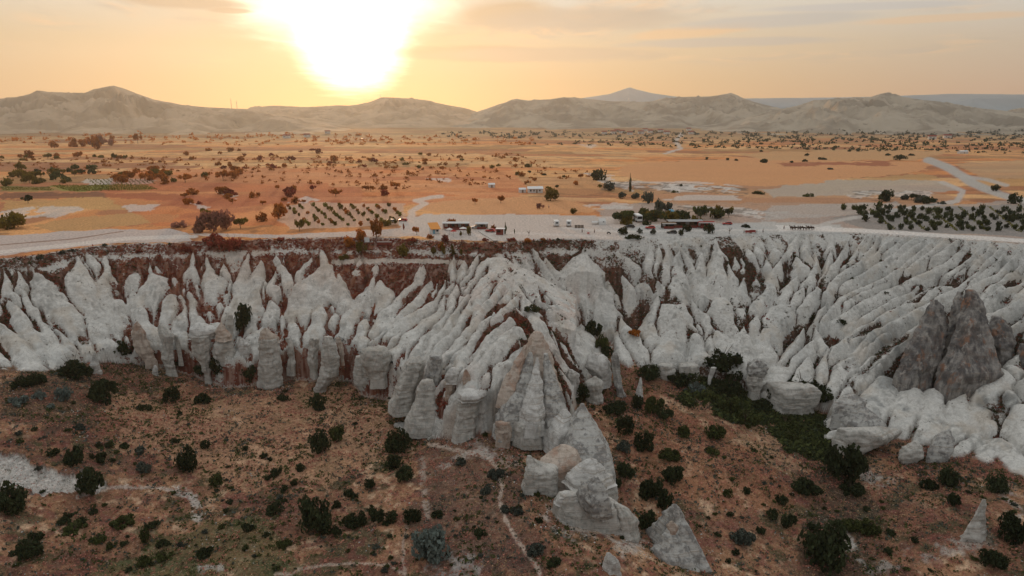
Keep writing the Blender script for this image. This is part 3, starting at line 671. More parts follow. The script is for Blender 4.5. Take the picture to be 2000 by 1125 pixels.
def field_color(px, py, x, y):
    """base colour of the plateau with some painted evening glow, from the photo position of each ground point"""
    c = np.empty(np.shape(px) + (3,))
    n1 = fbm(x, y * .35, 40, 4, 81); n2 = fbm(x, y * .6, 9, 4, 82); n3 = fbm(x, y * .25, 150, 3, 83); n4 = fbm(x, y * .5, 22, 4, 84)
    c[:] = (.56, .23, .085)
    paint(c, sstep(n1, .45, .62), (.68, .34, .135))
    paint(c, sstep(n4, .52, .66), (.30, .125, .07), .75)
    paint(c, sstep(n2, .56, .72), (.20, .10, .05), .6)
    # strip fields, further out
    k = sstep(py, 425, 372) * .9
    cx = x + (fbm(x, y, 300, 2, 85) - .5) * 200
    row = np.floor((np.log(np.maximum(y, 10)) * 17 + cx / 700).astype(float)); 
    cel = np.floor(cx / (60 + 140 * _hash(row.astype(np.int64), row.astype(np.int64) * 0 + 3, 11)) + 5 * _hash(row.astype(np.int64), row.astype(np.int64) * 0, 12))
    h = _hash(cel.astype(np.int64), row.astype(np.int64), 13)
    fcol = np.empty_like(c); fcol[:] = (.50, .27, .13)
    for lo, hi, cc in ((0, .22, (.62, .33, .14)), (.22, .36, (.42, .17, .08)), (.36, .5, (.34, .20, .09)), (.5, .72, (.66, .40, .19)), (.72, .86, (.30, .13, .07)), (.86, 1.1, (.62, .25, .09))):
        paint(fcol, (h >= lo) & (h < hi), cc)
    paint(fcol, sstep(n2, .5, .7), (.25, .16, .09), .35)
    rowp = np.log(np.maximum(y, 10)) * 17 + cx / 700
    edge_ = ((rowp - np.floor(rowp)) < .10) & (n4 > .42)
    paint(fcol, edge_, (.13, .075, .04), .75)
    c[:] = c * (1 - .85 * k[..., None]) + fcol * .85 * k[..., None]
    # greyer, greener belt before the hills
    paint(c, sstep(py, 283, 262), (.20, .165, .105), .6)
    wx = px + (n2 - .5) * 26 + (n1 - .5) * 30; wy = py + (n2 - .5) * 6 + (n1 - .5) * 6
    def Q(poly, cc, k=1.0, soft=True):
        paint(c, in_poly(wx if soft else px, wy if soft else py, poly), cc, k)
    GR = (.50, .44, .39); GRC = (.44, .43, .40); OR = (.56, .28, .13); WH = (.56, .54, .50)
    # cool, pale ground on the right hand plateau
    Q([(1160, 400), (1500, 395), (1800, 400), (2100, 390), (2200, 490), (1150, 480)], (.36, .31, .27), .8)
    Q([(1230, 355), (1700, 355), (1900, 390), (1640, 420), (1300, 400)], (.42, .24, .14), .7)
    # big orange stubble fields
    Q([(1210, 322), (1480, 306), (1650, 312), (1830, 318), (1790, 333), (1560, 362), (1290, 360), (1215, 345)], OR, .95)
    Q([(1440, 300), (1690, 290), (1850, 296), (1780, 312), (1500, 312)], (.50, .29, .14), .9)
    Q([(1520, 318), (1750, 313), (1740, 320), (1530, 324)], (.28, .09, .05), .8)
    Q([(1560, 362), (1790, 336), (1830, 345), (1800, 356), (1600, 378)], (.44, .27, .12), .8)
    Q([(1480, 368), (1640, 352), (1830, 352), (1870, 372), (1700, 382), (1500, 384)], (.40, .36, .30), .75)
    Q([(1860, 318), (2100, 310), (2100, 345), (1920, 350)], (.46, .29, .16), .8)
    Q([(1880, 352), (2100, 345), (2100, 362), (1930, 364)], (.48, .27, .11), .8)
    Q([(820, 410), (850, 392), (960, 380), (1090, 388), (1180, 408), (1100, 416), (950, 418), (860, 416)], OR, .95)
    Q([(960, 350), (1160, 345), (1190, 375), (1060, 384), (940, 372)], (.45, .22, .10), .6)
    Q([(0, 392), (200, 385), (330, 395), (260, 408), (0, 410)], (.48, .28, .11), .8)
    Q([(60, 440), (200, 418), (340, 415), (320, 432), (120, 455)], (.46, .26, .11), .9)
    Q([(0, 364), (290, 366), (290, 372), (0, 374)], (.20, .19, .06), .7)
    Q([(90, 362), (280, 360), (300, 370), (120, 374)], (.26, .25, .06), .7)
    Q([(160, 350), (300, 350), (300, 360), (170, 362)], (.52, .48, .42), .7)
    Q([(0, 376), (330, 378), (430, 388), (380, 394), (200, 386), (0, 388)], (.15, .065, .045), .8)
    Q([(300, 395), (380, 380), (560, 372), (700, 365), (700, 395), (480, 400), (380, 410)], (.30, .12, .07), .6)
    Q([(350, 330), (720, 325), (760, 350), (560, 362), (360, 352)], (.44, .24, .12), .5)
    Q([(250, 330), (1000, 325), (1050, 380), (820, 400), (560, 440), (300, 440), (200, 380)], (.52, .12, .045), .42)  # red-orange evening glow washed into the ground colour
    # white tuff banks
    for poly in ([(0, 412), (60, 405), (160, 405), (175, 412), (110, 425), (0, 432)], [(240, 402), (310, 398), (300, 410), (250, 414)], [(370, 395), (410, 405), (380, 408)], [(420, 375), (460, 375), (450, 386)],
                 [(560, 395), (600, 382), (625, 390), (580, 402)], [(1150, 340), (1220, 345), (1180, 360)], [(1130, 400), (1240, 394), (1230, 408), (1150, 408)], [(1180, 358), (1340, 355), (1440, 362), (1450, 372), (1240, 375)],
                 [(1300, 360), (1450, 368), (1440, 378), (1310, 378)], [(1290, 385), (1440, 382), (1450, 392), (1310, 394)], [(1340, 402), (1500, 406), (1490, 418), (1360, 414)], [(1440, 415), (1540, 412), (1530, 425), (1460, 424)],
                 [(1650, 378), (1720, 374), (1830, 376), (1820, 386), (1660, 388)], [(830, 350), (890, 350), (880, 358)], [(1120, 280), (1170, 282), (1150, 292)]):
        paint(c, in_poly(wx, wy, poly) & (n2 + (n4 - .5) * .5 > .40), WH, .6)
    for a, b2 in (((1300, 366), (1450, 374)), ((1330, 408), (1500, 414)), ((1180, 362), (1330, 370)), ((1660, 380), (1820, 384))):
        m = in_poly(wx, wy, [(a[0], a[1] - 8), (b2[0], b2[1] - 8), (b2[0], b2[1] + 10), (a[0], a[1] + 10)]) & (fbm(x + y * .5, y, 5, 2, 88) > .55)
        paint(c, m, (.10, .085, .07), .6)
    # yard, roads, tracks
    Q([(560, 400), (600, 396), (790, 398), (800, 440), (560, 447), (540, 430)], (.50, .33, .24), .8)
    Q([(790, 430), (830, 418), (1190, 419), (1260, 440), (1480, 436), (1570, 440), (1650, 444), (1650, 456), (1500, 462), (1200, 470), (1000, 472), (860, 470), (790, 455)], GR, .95)
    Q([(1200, 445), (1500, 432), (1650, 440), (1640, 458), (1500, 464), (1220, 470)], GRC, .85)
    Q([(1520, 441), (1620, 440), (1640, 450), (1520, 452)], (.62, .60, .56), .8)
    Q([(-100, 470), (200, 448), (330, 446), (370, 456), (380, 472), (200, 476), (60, 492), (-100, 512)], (.47, .40, .36), .95)
    Q([(370, 456), (560, 456), (700, 450), (820, 446), (820, 462), (560, 464), (400, 462)], (.50, .42, .37), .9)
    Q([(1620, 425), (1720, 408), (2100, 395), (2200, 470), (2000, 462), (1700, 450)], (.24, .225, .205), .85)
    Q([(1640, 420), (1750, 405), (1760, 395), (1500, 400), (1480, 430)], (.40, .375, .34), .7)
    def T(pts, w, cc, k=.95):
        d, _ = dist_polyline(px + (n2 - .5) * 6, (py + (n2 - .5) * 2) * 2.2, [(a, b2 * 2.2) for a, b2 in pts])
        paint(c, sstep(d, w, w * .6), cc, k)
    T([(800, 432), (805, 412), (830, 398), (812, 392), (840, 386), (860, 384)], 9, (.55, .45, .38))
    T([(1815, 312), (1850, 326), (1880, 345), (1900, 358), (1950, 378), (2000, 392)], 16, (.40, .38, .345))
    T([(1880, 345), (1930, 352), (1965, 362)], 8, (.44, .41, .37), .8)
    T([(1840, 356), (1880, 372), (1870, 392), (1800, 402), (1640, 430), (1590, 442)], 8, (.46, .435, .40), .85)
    T([(1590, 447), (1680, 450), (1800, 458), (1900, 464), (2000, 470), (2150, 478)], 11, (.62, .58, .53))
    T([(0, 492), (100, 482), (250, 466), (380, 462)], 10, (.60, .54, .48), .8)
    T([(0, 478), (130, 468), (240, 452)], 3, (.20, .12, .08), .7)
    T([(1100, 445), (1200, 452), (1400, 450), (1600, 448)], 5, (.58, .54, .49), .6)
    T([(1330, 262), (1318, 275), (1330, 290), (1300, 300)], 5, (.5, .46, .42), .8)
    T([(880, 462), (1000, 455), (1180, 462)], 6, (.58, .52, .47), .6)
    T([(1000, 375), (1100, 378), (1250, 384)], 2, (.16, .09, .05), .5)
    return c

fc = field_color(PX, PY, X, Y)
isp = sstep(rock - P + (n_b - .5) * 1.2, -.55, .1)[..., None]
isp = np.maximum(isp, blend_end[..., None])
alb = alb * (1 - isp) + fc * isp
veg *= (1 - isp[..., 0])

# ------------------------------------------------------------------ ground materials
def principled(b, rough=.9, spec=.15):
    bs = b.n('ShaderNodeBsdfPrincipled')
    bs.inputs['Roughness'].default_value = rough
    bs.inputs['Specular IOR Level'].default_value = spec
    out = b.n('ShaderNodeOutputMaterial')
    b.link(bs.outputs[0], out.inputs[0])
    return bs

def new_mat(name):
    m = bpy.data.materials.new(name); m.use_nodes = True
    m.node_tree.nodes.clear()
    return m, NB(m.node_tree)

def make_ground_mat():
    m, b = new_mat('ground_earth_and_tuff')
    bs = principled(b, .95, .05)
    pos = b.n('ShaderNodeNewGeometry').outputs['Position']
    a = b.n('ShaderNodeAttribute', attribute_name='alb').outputs['Color']
    vc = b.n('ShaderNodeAttribute', attribute_name='veg_shade_col').outputs['Color']
    vf = b.n('ShaderNodeAttribute', attribute_name='veg').outputs['Fac']
    rk = b.n('ShaderNodeAttribute', attribute_name='rock').outputs['Fac']
    nf = b.noise(pos, 1.1, 6, .62)
    sepy = b.n('ShaderNodeSeparateXYZ'); b.link(pos, sepy.inputs[0])
    near = b.step(sepy.outputs[2], -8.0, -20.0)
    nm = b.noise(pos, .28, 5, .6)
    ns = b.noise(pos, 4.5, 3, .6)
    # mottling: strong on the earth, faint on the rock
    k = b.math('MULTIPLY', b.math('SUBTRACT', nf, .5), b.math('SUBTRACT', 1.9, b.math('MULTIPLY', rk, 1.1)))
    k2 = b.math('MULTIPLY', b.math('SUBTRACT', ns, .5), b.math('SUBTRACT', 1.6, b.math('MULTIPLY', rk, .85)))
    f = b.math('ADD', 1.0, b.math('ADD', k, k2))
    f = b.math('MAXIMUM', f, .25)
    sc_ = b.n('ShaderNodeVectorMath', operation='SCALE'); b.link(a, sc_.inputs[0]); b.link(f, sc_.inputs['Scale'])
    c = sc_.outputs[0]
    # earth: speckle of rosy, straw, grey and dark plants, too fine to stand as separate tufts
    er = b.math('SUBTRACT', 1.0, rk)
    for sc_n, lo, hi, colr, kk, of in ((1.7, .56, .66, (.30, .10, .07), .7, 11.0), (2.3, .58, .68, (.52, .38, .27), .6, 37.0), (1.2, .58, .66, (.035, .04, .02), .75, 71.0), (2.9, .62, .70, (.42, .36, .31), .55, 93.0), (.9, .60, .68, (.09, .085, .035), .6, 5.0)):
        nn = b.noise(b.mapping(pos, (1, 1, 1), (of, of * .7, 0)), sc_n, 4, .65)
        c = b.mix(b.math('MULTIPLY', b.math('MULTIPLY', b.step(nn, lo, hi), kk), b.math('MULTIPLY', er, near)), c, colr)
    # fine bedding lines in the tuff
    band = b.noise(b.mapping(pos, (.06, .06, 1.9)), 1.0, 4, .6)
    bandm = b.math('MULTIPLY', b.math('MULTIPLY', b.step(band, .56, .66), rk), .22)
    c = b.mix(bandm, c, (.36, .31, .25))
    # cracks, small dark holes and rain stains
    nz_ = b.n('ShaderNodeTexNoise'); b.link(pos, nz_.inputs['Vector']); nz_.inputs['Scale'].default_value = .5; nz_.inputs['Detail'].default_value = 4
    sv = b.n('ShaderNodeVectorMath', operation='SCALE'); b.link(nz_.outputs['Color'], sv.inputs[0]); sv.inputs['Scale'].default_value = .9
    wv = b.n('ShaderNodeVectorMath', operation='ADD'); b.link(b.mapping(pos, (.22, .22, .12)), wv.inputs[0]); b.link(sv.outputs[0], wv.inputs[1])
    crk = b.n('ShaderNodeTexVoronoi', feature='DISTANCE_TO_EDGE'); b.link(wv.outputs[0], crk.inputs['Vector']); crk.inputs['Scale'].default_value = 1.0
    c = b.mix(b.math('MULTIPLY', b.math('MULTIPLY', b.step(crk.outputs['Distance'], .03, .0), rk), b.math('MULTIPLY', b.step(nm, .40, .58), .5)), c, (.16, .13, .10))
    hol = b.n('ShaderNodeTexVoronoi', feature='F1'); b.link(pos, hol.inputs['Vector']); hol.inputs['Scale'].default_value = .55
    c = b.mix(b.math('MULTIPLY', b.math('MULTIPLY', b.step(hol.outputs['Distance'], .20, .12), rk), b.math('MULTIPLY', b.step(nm, .5, .62), .8)), c, (.07, .06, .05))
    run = b.noise(b.mapping(pos, (.55, .55, .07)), 1.0, 5, .62)
    c = b.mix(b.math('MULTIPLY', b.math('MULTIPLY', b.step(run, .53, .70), rk), .42), c, (.33, .31, .27))
    c = b.mix(b.math('MULTIPLY', b.math('MULTIPLY', b.step(b.noise(pos, .11, 4, .6), .50, .66), rk), .40), c, (.50, .41, .31))
    # speckled lichen
    sp = b.math('MULTIPLY', b.math('MULTIPLY', b.step(nf, .60, .72), b.step(nm, .5, .62)), b.math('MULTIPLY', rk, .5))
    c = b.mix(sp, c, (.22, .20, .17))
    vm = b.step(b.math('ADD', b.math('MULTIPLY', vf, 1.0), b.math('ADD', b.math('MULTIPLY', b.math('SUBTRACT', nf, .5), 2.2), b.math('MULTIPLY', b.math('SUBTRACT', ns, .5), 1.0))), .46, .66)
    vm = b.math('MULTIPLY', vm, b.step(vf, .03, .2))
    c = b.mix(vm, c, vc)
    b.link(c, bs.inputs['Base Color'])
    bp = b.n('ShaderNodeBump'); bp.inputs['Strength'].default_value = .55; bp.inputs['Distance'].default_value = .5
    h = b.math('ADD', b.noise(pos, .8, 7, .62), b.math('MULTIPLY', b.math('MULTIPLY', band, rk), .4))
    b.link(h, bp.inputs['Height']); b.link(bp.outputs[0], bs.inputs['Normal'])
    return m
M_ground = make_ground_mat()

def grid_faces(nr, nc):
    i = np.arange(nr * nc).reshape(nr, nc)
    return np.stack([i[:-1, :-1], i[:-1, 1:], i[1:, 1:], i[1:, :-1]], -1).reshape(-1, 4)

def split_grid(parts, verts, faces, fclass, at):
    """one mesh per class of ground, sharing the same border points"""
    out = []
    for cls, (name, label) in enumerate(parts):
        fs = faces[fclass == cls]
        if not len(fs):
            continue
        used = np.unique(fs)
        re = np.full(len(verts), -1, np.int64); re[used] = np.arange(len(used))
        me = mesh_np(name, verts[used], re[fs], [M_ground])
        attr(me, 'alb', at['alb'][used], 'FLOAT_COLOR'); attr(me, 'veg_shade_col', at['veg_shade_col'][used], 'FLOAT_COLOR')
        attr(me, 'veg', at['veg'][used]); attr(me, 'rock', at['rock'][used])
        o = link(name, me)
        tag(o, label, kind='structure')
        out.append(o)
    return out

V = np.stack([XD, YD, ZD], -1).reshape(-1, 3)
FA = grid_faces(len(ycan), NU)
def fmean(a):
    a = a.reshape(-1)
    return a[FA].mean(1)
cls = np.where(fmean(isp[..., 0]) > .5, 2, np.where(fmean(isrock) > .5, 0, 1))
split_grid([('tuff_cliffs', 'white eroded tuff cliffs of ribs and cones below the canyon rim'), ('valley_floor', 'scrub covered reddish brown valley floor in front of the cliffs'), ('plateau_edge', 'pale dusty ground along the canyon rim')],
           V, FA, cls, dict(alb=alb.reshape(-1, 3), veg_shade_col=veg_shade_col.reshape(-1, 3), veg=veg.reshape(-1), rock=(isrock * (1 - isp[..., 0])).reshape(-1)))

# plateau out to the hills and beyond
NUP = NU // 2
up = u[::2]
yp = np.concatenate([[300.0], 300 * np.cumprod(np.full(250, 1.0095))])
yp = np.concatenate([yp, np.linspace(yp[-1] * 1.05, 7900, 12)])
UP, YP = np.meshgrid(up, yp)
XP = UP * YP
ZP = plateau_z(XP, YP)
ZP[0] = Z[-1, ::2]
PPX, PPY = project(XP, YP, 0 * ZP)
pc = field_color(PPX, PPY, XP, YP)
me = mesh_np('plateau', np.stack([XP, YP, ZP], -1).reshape(-1, 3), grid_faces(len(yp), NUP), [M_ground])
attr(me, 'alb', pc.reshape(-1, 3), 'FLOAT_COLOR'); attr(me, 'veg_shade_col', pc.reshape(-1, 3), 'FLOAT_COLOR')
attr(me, 'veg', np.zeros(XP.size)); attr(me, 'rock', np.zeros(XP.size))
tag(link('plateau', me), 'wide orange farmland plain stretching to the hills', kind='structure')
# the land under and behind the viewpoint
def simple_mat(name, c, rough=.8, spec=.3, var=.0, scale=3.0, metal=0.0):
    m, b = new_mat(name)
    bs = principled(b, rough, spec)
    bs.inputs['Metallic'].default_value = metal
    if var:
        pos = b.n('ShaderNodeTexCoord').outputs['Object']
        n = b.noise(pos, scale, 4, .6)
        f = b.math('ADD', 1 - var / 2, b.math('MULTIPLY', n, var))
        s = b.n('ShaderNodeVectorMath', operation='SCALE'); s.inputs[0].default_value = c; b.link(f, s.inputs['Scale'])
        b.link(s.outputs[0], bs.inputs['Base Color'])
    else:
        bs.inputs['Base Color'].default_value = (*c, 1)
    return m
gm = simple_mat('far_ground_earth', (.16, .10, .06), .95, .05, .6, .02)
me = mesh_np('ground', [(-8500, -8500, -66), (8500, -8500, -66), (8500, 8500, -66), (-8500, 8500, -66)], [(0, 1, 2, 3)], [gm])
tag(link('ground', me), 'reddish brown earth of the surrounding land', kind='structure')

# ------------------------------------------------------------------ hills on the horizon
def make_hill_mat(name, c1, c2, c3):
    m, b = new_mat(name)
    bs = principled(b, .95, .03)
    pos = b.n('ShaderNodeNewGeometry').outputs['Position']
    n1 = b.noise(pos, .006, 6, .6); n2 = b.noise(pos, .03, 5, .65)
    c = b.mix(b.step(n1, .4, .62), c1, c2)
    c = b.mix(b.math('MULTIPLY', b.step(n2, .60, .70), .6), c, c3)
    b.link(c, bs.inputs['Base Color'])
    return m
M_hill = make_hill_mat('hill_scrub', (.25, .21, .16), (.40, .34, .26), (.11, .10, .075))
M_warm = make_hill_mat('glow_warmed_hill', (.36, .26, .17), (.50, .37, .25), (.20, .15, .10))  # haze glow near the sun put into a warmer, lighter hill colour
M_far = make_hill_mat('far_hill_haze_blue', (.24, .30, .33), (.27, .33, .36), (.22, .27, .3))  # blue of the distant air put into the mountain colour
def hill(name, label, sil, y_foot, y_crest, y_back, seed, mat, rough=1.0, nu=320, nv=80):
    sil = np.asarray(sil, float)
    pxs = np.linspace(sil[0, 0], sil[-1, 0], nu)
    pys = np.interp(pxs, sil[:, 0], sil[:, 1]) + (fbm(pxs, pxs * 0, 22, 4, seed) - .5) * 2.2 * rough
    s = np.linspace(0, 1, nv)
    Yh = np.where(s < .7, y_foot + (y_crest - y_foot) * s / .7, y_crest + (y_back - y_crest) * (s - .7) / .3)
    rx, ry, rz = ray(pxs, pys)
    hc = np.maximum(CAM_Z + rz / ry * y_crest, 3)
    prof = np.where(s < .7, (s / .7) ** 1.5, 1 - ((s - .7) / .3) ** 1.4)
    UU = rx / ry
    XX = UU[None, :] * Yh[:, None]; YY = np.repeat(Yh[:, None], nu, 1)
    amp = hc[None, :] * np.sin(np.clip(prof, 0, 1) * math.pi)[:, None]
    rid = 1 - 2 * np.abs(fbm(XX, YY * .55, y_crest * .06, 5, seed + 5) - .5) * 2
    ZZ = prof[:, None] * hc[None, :] + amp * (rid - .55) * .62 * rough + amp * (fbm(XX, YY, y_crest * .012, 4, seed + 9) - .5) * .22 * rough - 4
    me = mesh_np(name, np.stack([XX, YY, ZZ], -1).reshape(-1, 3), grid_faces(nv, nu), [mat])
    return tag(link(name, me), label, kind='structure')
hill('hill', 'long brown hill with a rocky double summit', [(-350, 205), (-200, 198), (0, 190), (30, 188), (60, 181), (72, 175), (100, 178), (165, 179), (185, 173), (205, 168), (222, 165), (240, 170), (270, 182), (300, 192), (350, 201), (420, 208), (480, 211), (520, 217), (600, 230), (700, 246)], 1650, 3100, 4300, 3, M_warm)
hill('hill', 'low hazy hill under the bright sun', [(380, 246), (440, 226), (490, 208), (530, 205), (600, 207), (690, 204), (720, 198), (745, 189), (790, 190), (840, 195), (880, 205), (915, 211), (960, 225), (1060, 244)], 2500, 4400, 5600, 14, M_warm)
hill('hill', 'broad grey brown hill range with several rounded summits', [(850, 245), (900, 228), (940, 214), (980, 200), (1010, 191), (1030, 194), (1075, 192), (1100, 188), (1140, 190), (1200, 197), (1270, 197), (1300, 191), (1340, 187), (1390, 187), (1428, 180), (1450, 190), (1490, 202), (1550, 216), (1650, 235)], 2300, 4100, 5400, 25, M_hill)
hill('hill', 'grey hill with a knobbly summit and bare streaks', [(1330, 248), (1420, 236), (1500, 216), (1560, 204), (1590, 194), (1640, 190), (1700, 187), (1720, 181), (1735, 178), (1765, 187), (1800, 193), (1850, 199), (1920, 210), (1980, 216), (2100, 226), (2300, 240)], 1650, 3000, 4100, 36, M_hill)
hill('hill', 'dark shoulder of a nearer hill at the edge of the range', [(1850, 246), (1930, 228), (1975, 212), (1992, 209), (2050, 205), (2200, 210), (2400, 230)], 2200, 3300, 4300, 47, M_hill)
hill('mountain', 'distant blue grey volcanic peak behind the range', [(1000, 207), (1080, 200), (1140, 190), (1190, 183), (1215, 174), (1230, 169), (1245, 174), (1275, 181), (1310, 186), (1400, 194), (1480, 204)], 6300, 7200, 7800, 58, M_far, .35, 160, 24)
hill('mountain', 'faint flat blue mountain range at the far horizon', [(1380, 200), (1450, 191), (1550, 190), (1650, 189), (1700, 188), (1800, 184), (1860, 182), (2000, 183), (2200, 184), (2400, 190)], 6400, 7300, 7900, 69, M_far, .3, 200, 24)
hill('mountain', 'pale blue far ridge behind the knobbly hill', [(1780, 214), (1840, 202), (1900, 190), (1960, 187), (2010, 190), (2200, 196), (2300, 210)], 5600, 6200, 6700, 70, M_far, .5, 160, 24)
# ------------------------------------------------------------------ free-standing tuff rocks: traced silhouettes with their own depth
def make_rock_mat(name, base, stain, stain_k, pink_k, thr=0.0):
    m, b = new_mat(name)
    bs = principled(b, .95, .05)
    tc = b.n('ShaderNodeNewGeometry').outputs['Position']
    n1 = b.noise(tc, .22, 5, .6); n2 = b.noise(tc, .9, 6, .62); n3 = b.noise(tc, 3.5, 4, .6)
    c = b.mix(b.step(n1, .4, .65), base, tuple(v * .88 for v in base))
    c = b.mix(b.math('MULTIPLY', b.step(n1, .52, .66), pink_k), c, (.50, .31, .22))
    band = b.noise(b.mapping(tc, (.05, .05, 2.3)), 1.0, 5, .62)
    c = b.mix(b.math('MULTIPLY', b.step(band, .52, .66), .6), c, (.34, .275, .21))
    if thr:
        n2s = b.noise(b.mapping(tc, (.55, .55, .16)), 1.0, 8, .7, .6)
    else:
        n2s = n2
    st = b.math('MULTIPLY', b.step(b.math('ADD', b.math('MULTIPLY', n2s, .6), b.math('MULTIPLY', n1, .45)), .50 - thr * 3.2, .60 + thr * .6), stain_k)
    c = b.mix(st, c, stain)
    if thr:
        c = b.mix(b.math('MULTIPLY', b.step(b.noise(b.mapping(tc, (1, 1, .5), (31, 7, 3)), .30, 6, .65), .54, .64), .75), c, (.30, .15, .085))
        c = b.mix(b.math('MULTIPLY', b.step(b.noise(b.mapping(tc, (1, 1, .6), (9, 71, 13)), .42, 6, .65), .56, .64), .7), c, (.40, .37, .33))
    fine = b.noise(b.mapping(tc, (.09, .09, 6.5)), 1.0, 3, .6)
    c = b.mix(b.math('MULTIPLY', b.math('MULTIPLY', b.step(fine, .57, .64), b.step(n1, .38, .55)), .5), c, (.21, .17, .13))
    # runs of dark lichen down the faces
    run = b.noise(b.mapping(tc, (.8, .8, .10)), 1.0, 5, .6)
    c = b.mix(b.math('MULTIPLY', b.step(run, .56, .70), .4), c, (.30, .28, .245))
    c = b.mix(b.math('MULTIPLY', b.step(n3, .60, .72), .45), c, (.2, .18, .15))
    crk = b.n('ShaderNodeTexVoronoi', feature='DISTANCE_TO_EDGE'); b.link(b.mapping(tc, (.30, .30, .16)), crk.inputs['Vector']); crk.inputs['Scale'].default_value = 1.0
    wv = b.n('ShaderNodeVectorMath', operation='ADD'); b.link(b.mapping(tc, (.30, .30, .16)), wv.inputs[0])
    nz_ = b.n('ShaderNodeTexNoise'); b.link(tc, nz_.inputs['Vector']); nz_.inputs['Scale'].default_value = .7; nz_.inputs['Detail'].default_value = 4
    sv = b.n('ShaderNodeVectorMath', operation='SCALE'); b.link(nz_.outputs['Color'], sv.inputs[0]); sv.inputs['Scale'].default_value = .5
    b.link(sv.outputs[0], wv.inputs[1]); b.link(wv.outputs[0], crk.inputs['Vector'])
    ck = b.math('MULTIPLY', b.step(crk.outputs['Distance'], .022, .0), .38)
    c = b.mix(ck, c, (.13, .10, .08))
    b.link(c, bs.inputs['Base Color'])
    bp = b.n('ShaderNodeBump'); bp.inputs['Strength'].default_value = .6; bp.inputs['Distance'].default_value = .4
    b.link(b.math('ADD', b.math('ADD', n2, b.math('MULTIPLY', band, .8)), b.math('MULTIPLY', run, .5)), bp.inputs['Height'])
    b.link(bp.outputs[0], bs.inputs['Normal'])
    return m
M_pale = make_rock_mat('pale_tuff', (.56, .53, .475), (.27, .285, .255), .45, .25)
M_cap = make_rock_mat('white_tuff_cap', (.64, .62, .575), (.34, .33, .30), .35, .08)
M_pink = make_rock_mat('pinkish_tuff', (.55, .46, .38), (.36, .24, .18), .5, .8)
M_dark = make_rock_mat('dark_lichen_tuff', (.34, .315, .285), (.085, .082, .082), .92, .55, .035)
M_grey = make_rock_mat('grey_weathered_tuff', (.50, .485, .445), (.20, .195, .185), .8, .15)

